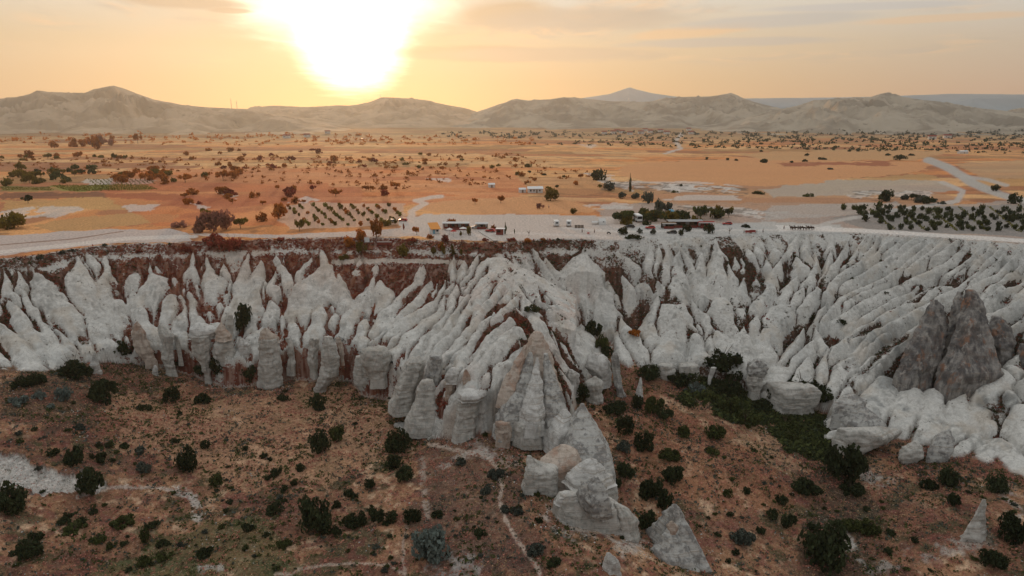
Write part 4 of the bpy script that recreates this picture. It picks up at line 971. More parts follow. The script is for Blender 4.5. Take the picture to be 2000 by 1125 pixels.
def rock_mesh(name, prof, y_front, seed, depth=.8, back=0.0, sq=2.4, rough=1.0, nang=56, mat=None, sink=3.0, groove=.12, facets=0):
    """prof: [(photo y, left x, right x)] from the tip down, at a rock whose front foot stands at world distance y_front.
    Every level becomes a closed ring with real depth; 'back' leans the rings away with height."""
    pr = np.asarray(prof, float)
    r_ = np.random.default_rng(seed)
    # heights of the traced rows
    pys = pr[:, 0]; mid = (pr[:, 1] + pr[:, 2]) / 2
    base_w = at_y(mid[-1], pys[-1], y_front)
    z_base = base_w[2]
    wid = []; zs = []; cx = []; cy = []
    half_b = (at_y(pr[-1, 2], pys[-1], y_front)[0] - at_y(pr[-1, 1], pys[-1], y_front)[0]) / 2
    yc0 = y_front + half_b * depth
    for k in range(len(pr)):
        yk = yc0
        for _ in range(4):
            p = at_y(mid[k], pys[k], yk)
            hw = (at_y(pr[k, 2], pys[k], yk)[0] - at_y(pr[k, 1], pys[k], yk)[0]) / 2
            yk = yc0 + back * max(p[2] - z_base, 0)
        wid.append(hw); zs.append(p[2]); cx.append(p[0]); cy.append(yk)
    wid, zs, cx, cy = map(np.array, (wid, zs, cx, cy))
    o = np.argsort(zs); zs, wid, cx, cy = zs[o], wid[o], cx[o], cy[o]
    H = zs[-1] - zs[0]
    nz = int(np.clip(H / .33, 14, 64))
    zl = np.linspace(zs[0], zs[-1], nz)
    w = np.interp(zl, zs, wid); X0 = np.interp(zl, zs, cx); Y0 = np.interp(zl, zs, cy)
    # smooth the traced steps a little
    ker = np.array([.25, .5, .25])
    for a in (w, X0, Y0):
        a[1:-1] = np.convolve(a, ker, 'valid')
    zl = np.concatenate([[zs[0] - sink], zl]); w = np.concatenate([[w[0] * 1.12], w]); X0 = np.concatenate([[X0[0]], X0]); Y0 = np.concatenate([[Y0[0]], Y0])
    th = np.linspace(0, 2 * math.pi, nang, endpoint=False)
    c, s = np.cos(th), np.sin(th)
    e = 2.0 / sq
    # planed cross-section: a convex polygon of a few weathered faces
    nf = int(r_.integers(4, 7))
    tk = (np.arange(nf) + r_.uniform(-.28, .28, nf)) * 2 * math.pi / nf + (-math.pi / 2 if sq > 2.7 else r_.uniform(0, 6.28))
    dk = r_.uniform(.80, 1.0, nf)
    cosd = np.cos(th[:, None] - tk[None])
    rr = np.where(cosd > .05, dk[None] / np.maximum(cosd, .05), 99).min(1)
    ux = rr * c; uy = rr * s
    ux = ux / np.abs(ux).max() ; ux = (ux - (ux.max() + ux.min()) / 2) / ((ux.max() - ux.min()) / 2); uy = uy / np.abs(uy).max()
    k_ = min(max((sq - 1.9) * .3, .10), .3)
    ux = lerp(ux, np.sign(c) * np.abs(c) ** e, k_ if sq <= 2.7 else .14); uy = lerp(uy, np.sign(s) * np.abs(s) ** e, k_ if sq <= 2.7 else .14)
    ph = r_.uniform(0, 6.28, 4)
    grv = 1 - groove * (np.abs(np.sin(th * 2.5 + ph[0])) ** .5 * .5 + np.abs(np.sin(th * 4.5 + ph[1])) ** .6 * .5 - .5)
    Xv = X0[:, None] + w[:, None] * ux[None] * grv[None] ** .3
    Yv = Y0[:, None] + np.maximum(w * depth, .05)[:, None] * (uy * grv)[None]
    Zv = np.repeat(zl[:, None], nang, 1)
    am = np.minimum(w, 2.2)[:, None] * rough
    off = (fbm3(Xv, Yv, Zv * 1.4, 3.2, 4, seed % 97) - .5) * .8 * am + (fbm3(Xv, Yv, Zv * 2.2, 1.0, 3, seed % 89) - .5) * .4 * am
    off += (fbm(Zv * 1.0, Zv * 0 + seed, .75, 3, seed % 31) - .5) * .09 * rough          # bedding ledges
    crk = np.abs(fbm3(Xv, Yv, Zv * .22, 1.5, 3, seed % 53) - .5)
    off -= sstep(.03, .0, crk) * .38 * np.minimum(am, 1)
    nx = np.repeat((c)[None], len(zl), 0); ny = np.repeat(s[None], len(zl), 0)
    Xv = Xv + nx * off; Yv = Yv + ny * off
    Zv = Zv + (fbm3(Xv, Yv, Zv, 2.0, 3, seed % 61) - .5) * .5 * np.minimum(w, 1.0)[:, None]
    verts = np.stack([Xv, Yv, Zv], -1).reshape(-1, 3)
    n = len(zl)
    idx = np.arange(n * nang).reshape(n, nang)
    nxt = np.roll(idx, -1, 1)
    quads = np.stack([idx[:-1], nxt[:-1], nxt[1:], idx[1:]], -1).reshape(-1, 4)
    top = np.array([[X0[-1], Y0[-1], zl[-1] + .18]])
    verts = np.vstack([verts, top])
    ti = len(verts) - 1
    tri = np.stack([idx[-1], nxt[-1], np.full(nang, ti), np.full(nang, ti)], -1)
    # cap as degenerate-free triangles: keep quads only, close with a fan in bmesh terms
    me = bpy.data.meshes.new(name)
    org = np.array([X0[0], Y0[0], z_base])
    vv = verts - org
    faces = [tuple(q) for q in quads.tolist()] + [(a, b2, ti) for a, b2 in zip(idx[-1].tolist(), nxt[-1].tolist())]
    me.from_pydata([tuple(v) for v in vv.tolist()], [], faces)
    me.polygons.foreach_set('use_smooth', np.ones(len(faces), bool))
    me.materials.append(mat or M_pale)
    me.update()
    return me, Vector(org.tolist())

def rock(name, label, prof, mat=None, y=None, group=None, cat='rock', seed=None, **kw):
    midx = (prof[-1][1] + prof[-1][2]) / 2
    if y is None:
        y = ground(midx, prof[-1][0]).y
    rock.k += 1
    me, org = rock_mesh(name, prof, y, seed or 100 + rock.k * 13, mat=mat, **kw)
    o = link(name, me); o.location = org
    return tag(o, label, cat, group)
rock.k = 0

def outcrop(name, label, pieces, cat='rock'):
    """several traced bodies that make up one rock; the first gives the base"""
    root = None
    for pn, prof, mat, y, kw in pieces:
        rock.k += 1
        me, org = rock_mesh(pn, prof, y, 300 + rock.k * 17, mat=mat, **kw)
        if root is None:
            root = empty(name, org)
            tag(root, label, cat)
        o = link(pn, me, root)
        o.location = org - root.location
    return root

# the row of chimneys along the left cliff foot
rock('rock_spire', 'small white pointed spire beside dark bushes at the left cliff foot', [(688, 183, 186), (700, 178, 191), (715, 174, 196), (733, 170, 199)], M_cap)
rock('boulder', 'small white rounded boulder lying in front of the chimney row', [(714, 300, 306), (722, 294, 311), (737, 292, 315)], M_cap)
YR = 221.0
rock('fairy_chimney', 'leaning pinkish chimney, first of the row from the left slab', [(628, 266, 271), (640, 257, 280), (660, 258, 287), (685, 266, 300), (706, 284, 308)], M_pink, y=221)
rock('fairy_chimney', 'pale chimney with a bent knobbly head and wavy flanks', [(635, 309, 318), (645, 307, 330), (656, 312, 342), (670, 318, 338), (700, 318, 342), (724, 324, 346)], M_pale, y=220.5)
rock('fairy_chimney', 'small broken chimney leaning on its taller bent neighbour', [(655, 336, 350), (675, 341, 354), (698, 346, 358)], M_pale, y=223)
outcrop('fairy_chimney', 'broad pale chimney with a flat white overhanging cap', [
    ('shaft', [(655, 372, 412), (690, 376, 411), (710, 389, 411), (735, 400, 413)], M_pale, 220, {}),
    ('cap', [(631, 380, 396), (640, 371, 424), (652, 369, 425), (659, 373, 420)], M_cap, 219.4, dict(sink=.2))])
outcrop('fairy_chimney', 'pink topped chimney with banded body behind a round bush', [
    ('shaft', [(660, 419, 456), (680, 415, 458), (700, 416, 463), (724, 420, 466)], M_pale, 219, {}),
    ('cap', [(629, 430, 434), (645, 423, 444), (657, 420, 455), (663, 420, 454)], M_pink, 219, dict(sink=.2))])
rock('fairy_chimney', 'slim pale finger of rock behind the pink topped chimney', [(614, 446, 452), (625, 440, 457), (645, 438, 457), (670, 440, 456)], M_pale, y=226)
rock('boulder', 'round shouldered white block between two chimneys', [(661, 466, 477), (672, 460, 490), (690, 458, 496), (700, 459, 495)], M_cap, y=222)
outcrop('fairy_chimney', 'tallest cracked chimney with a red stained top and banded trunk', [
    ('shaft', [(660, 506, 546), (675, 505, 549), (700, 504, 550), (730, 503, 551), (752, 501, 553), (764, 503, 551)], M_pale, 217.5, dict(sq=3.0, groove=.2)),
    ('cap', [(641, 514, 523), (650, 508, 535), (660, 506, 545), (668, 507, 544)], M_pink, 217.8, dict(sink=.3))])
rock('fairy_chimney', 'narrow pale pillar standing in the shadow of the tallest chimney', [(660, 556, 568), (675, 560, 573), (700, 562, 577), (718, 559, 577)], M_pale, y=223)
rock('fairy_chimney', 'short twin pillar with a white rounded head', [(660, 604, 624), (668, 600, 626), (690, 597, 622), (705, 596, 620), (724, 603, 620)], M_pale, y=220)
rock('fairy_chimney', 'big pale chimney with vertical cracks and a slanting foot', [(657, 632, 648), (672, 628, 658), (690, 626, 662), (710, 627, 664), (735, 622, 660), (759, 612, 638)], M_pale, y=217.5, groove=.2)
rock('fairy_chimney', 'thin broken slab pressed against the big cracked chimney', [(660, 654, 667), (680, 660, 674), (698, 664, 674)], M_pink, y=221)
rock('fairy_chimney', 'stubby banded block in front of the dark gully mouth', [(695, 694, 708), (710, 690, 724), (730, 688, 735), (750, 690, 736), (764, 702, 730)], M_pale, y=216)
rock('fairy_chimney', 'wide wall of banded tuff below a white tongue of rock', [(681, 706, 756), (690, 703, 764), (705, 703, 764), (722, 712, 760), (740, 722, 756)], M_pale, y=210, sq=3.2)
# the left foot of the spur
rock('fairy_chimney', 'large bulging block with a smooth brow left of the spur', [(698, 800, 822), (708, 788, 829), (730, 780, 829), (755, 771, 818), (788, 757, 812)], M_pale, y=194, sq=3.0)
rock('fairy_chimney', 'squat block standing against the bulging one', [(695, 835, 862), (712, 831, 868), (735, 827, 862), (760, 830, 858)], M_grey, y=193)
rock('fairy_chimney', 'dome topped block with layered skirt at the spur foot', [(742, 822, 846), (755, 813, 851), (780, 808, 856), (805, 797, 866), (826, 790, 870)], M_pale, y=184.5, sq=2.8)
outcrop('fairy_chimney', 'slender pillar carrying a rounded white head', [
    ('shaft', [(744, 869, 891), (770, 868, 889), (800, 866, 888), (822, 864, 889)], M_pink, 184.5, dict(sq=3)),
    ('cap', [(719, 877, 892), (728, 868, 897), (740, 866, 897), (748, 869, 893)], M_cap, 184.2, dict(sink=.2))])
rock('fairy_chimney', 'brown faced knob beside the slender capped pillar', [(722, 906, 914), (735, 902, 920), (750, 903, 922), (772, 900, 922)], M_pink, y=184)
outcrop('fairy_chimney', 'square banded tower with a ragged white cap at the spur foot', [
    ('shaft', [(772, 896, 938), (800, 890, 936), (825, 886, 932), (842, 882, 932)], M_pale, 177.5, dict(sq=3.4)),
    ('cap', [(760, 902, 928), (766, 894, 950), (773, 893, 952), (779, 896, 944)], M_cap, 177, dict(sink=.2))])
rock('boulder', 'low flat slab leaning on the slope under the square tower', [(835, 866, 884), (842, 846, 890), (852, 832, 886)], M_pale, back=.8)
rock('boulder', 'rubble mound of pale rock at the left corner of the spur', [(826, 770, 790), (834, 766, 812), (842, 770, 822)], M_grey)
# the banded cone that ends the spur, with its lobes
outcrop('banded_cone', 'tall pinkish cone of banded tuff with grey fluted skirts at the end of the spur', [
    ('cone_body', [(648, 1041, 1059), (668, 1030, 1070), (690, 1022, 1080), (715, 1014, 1087), (745, 1006, 1096), (775, 994, 1106), (805, 982, 1112), (838, 972, 1116)], M_pink, 175, dict(depth=.9, back=.25, sq=2.0, groove=.15)),
    ('lobe', [(688, 1032, 1040), (715, 1018, 1042), (745, 1002, 1040), (780, 982, 1034), (812, 966, 1026), (837, 962, 1012)], M_grey, 172.5, dict(back=.5, depth=.7, sq=2.0)),
    ('lobe', [(698, 1046, 1053), (735, 1038, 1058), (775, 1024, 1064), (805, 1010, 1066), (830, 1004, 1064)], M_cap, 170.5, dict(back=.55, depth=.7, sq=2.0)),
    ('lobe', [(690, 1062, 1070), (725, 1060, 1082), (760, 1058, 1096), (795, 1056, 1111), (824, 1058, 1118)], M_grey, 172.5, dict(back=.5, depth=.7, sq=2.0)),
    ('lobe', [(675, 1022, 1030), (705, 1004, 1028), (735, 986, 1022), (774, 970, 1008)], M_pink, 177, dict(back=.5, depth=.7, sq=2.0)),
    ('plinth', [(826, 1003, 1062), (838, 1000, 1064), (853, 1000, 1062)], M_pale, 171, dict(sq=3.2, depth=.5)),
    ('plinth', [(824, 964, 1000), (838, 963, 1002), (854, 965, 1000)], M_pink, 172, dict(sq=3.2, depth=.5, groove=.3))])
rock('buttress', 'low white ridge of rock joining the banded cone to the grey blade', [(800, 1098, 1108), (815, 1084, 1122), (838, 1066, 1126), (862, 1056, 1120)], M_cap, y=166, back=.5, depth=1.2)
# right of the spur
rock('rock_dome', 'smooth white dome with an undercut base beside the spur', [(690, 1158, 1174), (703, 1147, 1192), (718, 1142, 1197), (727, 1150, 1198), (738, 1158, 1197)], M_cap, y=207)
rock('fairy_chimney', 'tall leaning slab standing right of the white dome', [(689, 1197, 1205), (700, 1193, 1210), (730, 1196, 1212), (755, 1200, 1218), (772, 1204, 1223)], M_grey, y=207)
rock('fairy_chimney', 'blocky pale stump with a cracked flat top by a dark bush', [(736, 1156, 1166), (745, 1140, 1178), (755, 1137, 1179), (775, 1140, 1180), (792, 1147, 1182)], M_pale)
rock('rock_spire', 'needle thin white spire alone on the red slope', [(738, 1249, 1253), (750, 1245, 1255), (770, 1240, 1256), (791, 1234, 1257)], M_cap)
rock('rock_dome', 'rounded white hump resting on the spur above the stump', [(722, 1110, 1122), (732, 1106, 1134), (745, 1108, 1136), (758, 1110, 1130)], M_cap, y=200)
rock('fairy_chimney', 'banded pillar block under the overhang, nearest the gully', [(712, 1283, 1318), (725, 1281, 1321), (738, 1282, 1322), (746, 1288, 1318)], M_pale, y=219)
rock('fairy_chimney', 'second banded block under the overhang, half hidden by bushes', [(712, 1325, 1366), (725, 1323, 1367), (740, 1328, 1360)], M_pale, y=219.5)
rock('fairy_chimney', 'thin white splinter of rock beside the dark thicket', [(718, 1388, 1400), (730, 1384, 1396), (742, 1382, 1390)], M_cap, y=219)
outcrop('fairy_chimney', 'two storeyed mushroom rock with a barrel shaped head', [
    ('shaft', [(734, 1460, 1494), (742, 1458, 1490), (752, 1457, 1490), (763, 1463, 1486)], M_pale, 214, {}),
    ('cap', [(702, 1474, 1490), (711, 1459, 1503), (724, 1456, 1502), (735, 1461, 1496)], M_grey, 213.5, dict(sink=.3))])
rock('rock_bench', 'broad banded bench of rock under a white brow', [(752, 1500, 1592), (762, 1494, 1602), (775, 1492, 1600), (795, 1490, 1588)], M_pale, y=209, sq=3.5, depth=.5)
# dark towers on the right flank
rock('rock_tower', 'dark lichen stained rock tower with an orange streaked edge', [(586, 1820, 1832), (600, 1808, 1846), (640, 1790, 1850), (680, 1768, 1842), (710, 1758, 1834), (738, 1744, 1822)], M_dark, y=209, back=.35, sq=2.0, depth=.8, sink=10)
rock('rock_tower', 'largest dark rock tower leaning against the rib behind', [(566, 1886, 1902), (590, 1880, 1918), (640, 1868, 1926), (690, 1854, 1936), (722, 1838, 1944), (752, 1830, 1912)], M_dark, y=204, back=.35, sq=2.0, depth=.8, sink=10)
rock('rock_tower', 'narrow dark sliver of rock wedged between the two towers', [(570, 1868, 1877), (590, 1860, 1885), (620, 1855, 1884), (655, 1850, 1872)], M_dark, y=219, back=.5, sink=8)
rock('rock_tower', 'smaller grey tower at the outer side of the dark pair', [(618, 1938, 1956), (640, 1930, 1975), (670, 1934, 1982), (696, 1944, 1978)], M_dark, y=213, back=.5, sink=8)
rock('boulder', 'dark angular boulder at the right end of the tower group', [(672, 1990, 2004), (690, 1982, 2020), (718, 1984, 2030)], M_dark, y=208, back=.4, sink=8)
rock('rock_dome', 'low white dome with grey lichen at the lower flank', [(770, 1650, 1672), (780, 1630, 1690), (795, 1622, 1692), (815, 1622, 1680)], M_grey, y=197, back=.5)
rock('boulder', 'grey three sided block on the lower bench', [(790, 1672, 1682), (805, 1652, 1708), (822, 1645, 1728), (840, 1640, 1735)], M_grey, y=192, back=.5)
rock('rock_bench', 'long banded bench with a dark overhang by the gully bush', [(838, 1640, 1730), (850, 1636, 1782), (864, 1630, 1770), (888, 1622, 1700)], M_pale, y=186, sq=3.5, depth=.35)
rock('boulder', 'rounded banded boulder in the shady recess', [(862, 1780, 1792), (875, 1765, 1806), (890, 1752, 1806), (908, 1756, 1784)], M_pale)
rock('boulder', 'small grey tooth of rock at the foot of the smooth slab', [(840, 1846, 1858), (855, 1820, 1862), (875, 1806, 1860), (892, 1802, 1850)], M_grey, y=180, back=.4)
# foreground blocks
outcrop('rock_outcrop', 'big grey blade shaped outcrop rising behind the nearer blocks', [
    ('rock_blade', [(789, 1132, 1142), (805, 1121, 1151), (830, 1108, 1166), (860, 1094, 1182), (885, 1078, 1196), (905, 1062, 1199), (940, 1058, 1203), (985, 1062, 1204), (1010, 1070, 1206)], M_grey, 153, dict(depth=1.2, back=.35, sq=2.0)),
    ('side_wall', [(890, 1029, 1038), (902, 1026, 1056), (915, 1025, 1092), (950, 1018, 1096), (988, 1009, 1092)], M_pale, 150, dict(sq=3.2, depth=.6, groove=.22)),
    ('shoulder', [(868, 1092, 1108), (880, 1072, 1128), (900, 1046, 1140), (925, 1040, 1140)], M_pink, 152, dict(back=.6))])
outcrop('rock_outcrop', 'middle outcrop with a white hooded cap over a pale body', [
    ('rock_body', [(925, 1103, 1196), (945, 1100, 1203), (960, 1104, 1206), (990, 1110, 1210)], M_pale, 147, dict(sq=2.8, depth=.7)),
    ('cap', [(896, 1150, 1166), (908, 1128, 1178), (922, 1110, 1190), (934, 1100, 1198), (942, 1100, 1200)], M_cap, 146.5, dict(sink=.3, depth=.7))])
outcrop('rock_outcrop', 'nearest block of the spur with a pyramid cap and sheer banded wall', [
    ('lower_wall', [(962, 1090, 1170), (972, 1082, 1192), (990, 1079, 1218), (1010, 1076, 1226), (1035, 1072, 1230), (1058, 1070, 1232), (1080, 1110, 1236)], M_pale, 139, dict(sq=3.6, depth=.45, groove=.1)),
    ('cap', [(931, 1159, 1170), (948, 1140, 1182), (968, 1126, 1192), (988, 1128, 1196), (1004, 1140, 1194), (1012, 1165, 1190)], M_grey, 138, dict(sink=.3, sq=2.1)),
    ('side_block', [(983, 1195, 1209), (996, 1192, 1232), (1012, 1194, 1245), (1060, 1198, 1252), (1092, 1206, 1253)], M_pale, 139.5, dict(sq=2.8)),
    ('ledge', [(961, 1096, 1114), (968, 1083, 1128), (978, 1081, 1132)], M_cap, 140, dict(sink=.4))])
outcrop('rock_pyramid', 'sharp pointed pyramid rock nearest the camera with an orange scar', [
    ('rock_body', [(986, 1314, 1326), (1005, 1300, 1338), (1030, 1285, 1350), (1060, 1266, 1368), (1085, 1254, 1380), (1110, 1246, 1384), (1150, 1238, 1387)], M_grey, 134, dict(sq=2.1, depth=.9)),
    ('orange_scar', [(1018, 1306, 1318), (1026, 1300, 1326), (1036, 1302, 1326), (1042, 1308, 1320)], M_pink, 132.6, dict(sink=.2, depth=.5)),
    ('front_face', [(1026, 1306, 1316), (1050, 1290, 1332), (1080, 1264, 1356), (1110, 1251, 1370), (1150, 1239, 1380)], M_grey, 130.5, dict(sq=2.0, depth=.8, back=.3)),
])
rock('boulder', 'small knobbly white lump in front of the nearest block', [(1080, 1183, 1195), (1090, 1180, 1205), (1105, 1178, 1213), (1128, 1175, 1216)], M_cap)
rock('rock_spire', 'lone pale fin of rock with a black hole in the right foreground', [(976, 1918, 1926), (990, 1910, 1929), (1020, 1890, 1929), (1045, 1876, 1929), (1064, 1868, 1931)], M_pale, depth=.5)
# ------------------------------------------------------------------ vegetation
def leaf_mat(name, c, var=.5, trans=.25):
    m, b = new_mat(name)
    out = b.n('ShaderNodeOutputMaterial')
    inf = b.n('ShaderNodeObjectInfo')
    pos = b.n('ShaderNodeNewGeometry')
    n = b.noise(pos.outputs['Position'], 1.1, 2, .6); nh = b.noise(pos.outputs['Position'], 9.0, 1, .5)
    f = b.math('ADD', b.math('ADD', -.25, b.math('ADD', b.math('MULTIPLY', n, 1.2), b.math('MULTIPLY', nh, 1.3))), b.math('MULTIPLY', b.math('SUBTRACT', inf.outputs['Random'], .5), var))
    s = b.n('ShaderNodeVectorMath', operation='SCALE'); s.inputs[0].default_value = c; b.link(f, s.inputs['Scale'])
    d = b.n('ShaderNodeBsdfDiffuse'); t = b.n('ShaderNodeBsdfTranslucent'); mx = b.n('ShaderNodeMixShader')
    b.link(s.outputs[0], d.inputs[0]); b.link(s.outputs[0], t.inputs[0]); mx.inputs[0].default_value = trans
    b.link(d.outputs[0], mx.inputs[1]); b.link(t.outputs[0], mx.inputs[2]); b.link(mx.outputs[0], out.inputs[0])
    return m
LM = dict(dark=leaf_mat('dark_leaves', (.048, .058, .027)), green=leaf_mat('green_leaves', (.075, .085, .03)), olive=leaf_mat('olive_leaves', (.15, .11, .022), .5, .4),
          rust=leaf_mat('rust_leaves', (.36, .12, .022), .6, .4), red=leaf_mat('reddish_leaves', (.26, .055, .035), .6, .35), mauve=leaf_mat('dry_mauve_twigs', (.34, .16, .115), .5, .4),  # rust and reddish leaves, their hue warmed by painted low-sun glow
          silver=leaf_mat('silver_leaves', (.16, .19, .165)), grey=leaf_mat('grey_green_leaves', (.085, .095, .075)), straw=leaf_mat('dry_straw', (.56, .36, .20), .6),
          rosy=leaf_mat('rosy_dry_grass', (.44, .19, .135), .6), lime=leaf_mat('vine_leaves', (.17, .16, .025)))
M_bark = simple_mat('bark', (.09, .065, .045), .9, .1, .5, 6)

def leaf_quads(cent, size, r_, flat=.0):
    """random oriented quads round given centres -> verts, faces"""
    n = len(cent)
    a = r_.normal(size=(n, 3)); a /= np.linalg.norm(a, axis=1, keepdims=True)
    t = r_.normal(size=(n, 3)); t -= a * (t * a).sum(1, keepdims=True); t /= np.linalg.norm(t, axis=1, keepdims=True)
    bt = np.cross(a, t)
    sz = (size * r_.uniform(.6, 1.35, n))[:, None]
    v = np.stack([cent - t * sz, cent - bt * sz * .7, cent + t * sz, cent + bt * sz * .7], 1)
    return v.reshape(-1, 3), np.arange(4 * n).reshape(n, 4)

def crown_points(n, r_, shape='round'):
    """points on lumps spread through a unit crown standing on z=0 (radius 1, height 1)"""
    nl = {'round': 22, 'spread': 16, 'column': 16, 'cone': 18, 'low': 18}[shape]
    cs, rs = [], []
    sk, sk2 = r_.uniform(-.8, .8), r_.uniform(-.3, .9)
    while len(cs) < nl:
        p = r_.uniform(-1, 1, 3)
        if np.linalg.norm(p) > 1 or np.linalg.norm(p) < .2 or p[0] * sk + p[2] * sk2 > .45:
            continue
        z = (p[2] + 1) / 2
        if shape == 'round': q = np.array([p[0] * .8, p[1] * .8, .12 + z * .75]); r = r_.uniform(.18, .36)
        elif shape == 'low': q = np.array([p[0] * .85, p[1] * .85, .05 + z * .6 * (1 - .4 * (p[0] ** 2 + p[1] ** 2))]); r = r_.uniform(.15, .34)
        elif shape == 'spread': q = np.array([p[0] * .85, p[1] * .85, .5 + z * .35]); r = r_.uniform(.15, .30)
        elif shape == 'column': q = np.array([p[0] * .6, p[1] * .6, .1 + z * .8]); r = r_.uniform(.25, .45)
        else: q = np.array([p[0] * .8 * (1 - z), p[1] * .8 * (1 - z), .1 + z * .85]); r = r_.uniform(.10, .28) * (1.2 - z)
        cs.append(q); rs.append(r)
    cs = np.array(cs); rs = np.array(rs)
    k = r_.integers(0, nl, n)
    d = r_.normal(size=(n, 3)); d /= np.linalg.norm(d, axis=1, keepdims=True)
    rad = rs[k] * r_.uniform(.45, 1.0, n) ** .5
    p = cs[k] + d * rad[:, None] * np.array([1, 1, .8 if shape != 'column' else 1.2])
    p[:, 2] = np.maximum(p[:, 2], .01)
    return p

def tube(verts, faces, a, b, ra, rb, n=6):
    a, b = np.array(a, float), np.array(b, float)
    d = b - a; d /= np.linalg.norm(d)
    u = np.cross(d, [.3, .9, .2]); u /= np.linalg.norm(u); w = np.cross(d, u)
    o = len(verts)
    for c, r in ((a, ra), (b, rb)):
        for k in range(n):
            t = 2 * math.pi * k / n
            verts.append(c + (u * math.cos(t) + w * math.sin(t)) * r)
    for k in range(n):
        faces.append((o + k, o + (k + 1) % n, o + n + (k + 1) % n, o + n + k))

def trunk_geo(r_, top=.6, limbs=4, thick=.06):
    v, f = [], []
    tube(v, f, (0, 0, -.08), (.02, .01, top * .55), thick, thick * .7)
    for k in range(limbs):
        t = r_.uniform(0, 6.28); ln = r_.uniform(.3, .55)
        tube(v, f, (.02, .01, top * r_.uniform(.35, .55)), (math.cos(t) * ln, math.sin(t) * ln, top + r_.uniform(0, .25)), thick * .5, thick * .18, 5)
    return np.array(v), np.array(f)

PROTO = {}
def proto(shape, mat, variant, n, size):
    variant = variant % 7
    key = (shape, mat, variant, n)
    if key not in PROTO:
        r_ = np.random.default_rng(abs(hash((shape, variant, n))) % 9999 if False else (len(shape) * 131 + variant * 17 + n))
        p = crown_points(n, r_, shape)
        v, f = leaf_quads(p, size, r_)
        crown = mesh_np('crown', v, f, [LM[mat]], smooth=False)
        tv, tf = trunk_geo(r_, .62 if shape in ('round', 'spread') else .8, 4 if shape != 'cone' else 1, .05 if shape != 'low' else .035)
        trunk = mesh_np('trunk', tv, tf, [M_bark])
        allv = np.vstack([v, tv]); allf = np.vstack([f, tf + len(v)])
        whole = mesh_np('plant', allv, allf, [LM[mat], M_bark], smooth=False, matidx=np.concatenate([np.zeros(len(f)), np.ones(len(tf))]))
        PROTO[key] = (crown, trunk, whole)
    return PROTO[key]

NPL = [0]
def plant(name, label, cat, loc, w, h, shape='round', mat='dark', group=None, n=260, size=.10, parts=False):
    NPL[0] += 1
    crown, trunk, whole = proto(shape, mat, NPL[0] % 7, n, size)
    rz = random.uniform(0, 6.28)
    if parts:
        o = empty(name, loc, rz)
        link('crown', crown, o); link('trunk', trunk, o)
    else:
        o = link(name, whole); o.location = loc; o.rotation_euler = (0, 0, rz)
    o.scale = (w / 2 * random.uniform(.85, 1.15), w / 2 * random.uniform(.8, 1.2), h * random.uniform(.9, 1.1))
    return tag(o, label, cat, group)

def at_plain(px, py):
    p = at_z(px, py, 0.0)
    for _ in range(3):
        p = at_z(px, py, float(Zat(p[0], p[1])))
    return Vector((float(p[0]), float(p[1]), float(Zat(p[0], p[1]))))

def px_size(p, npx):
    fw = p.y * CP - (p.z - CAM_Z) * SP
    return npx * fw / FPX

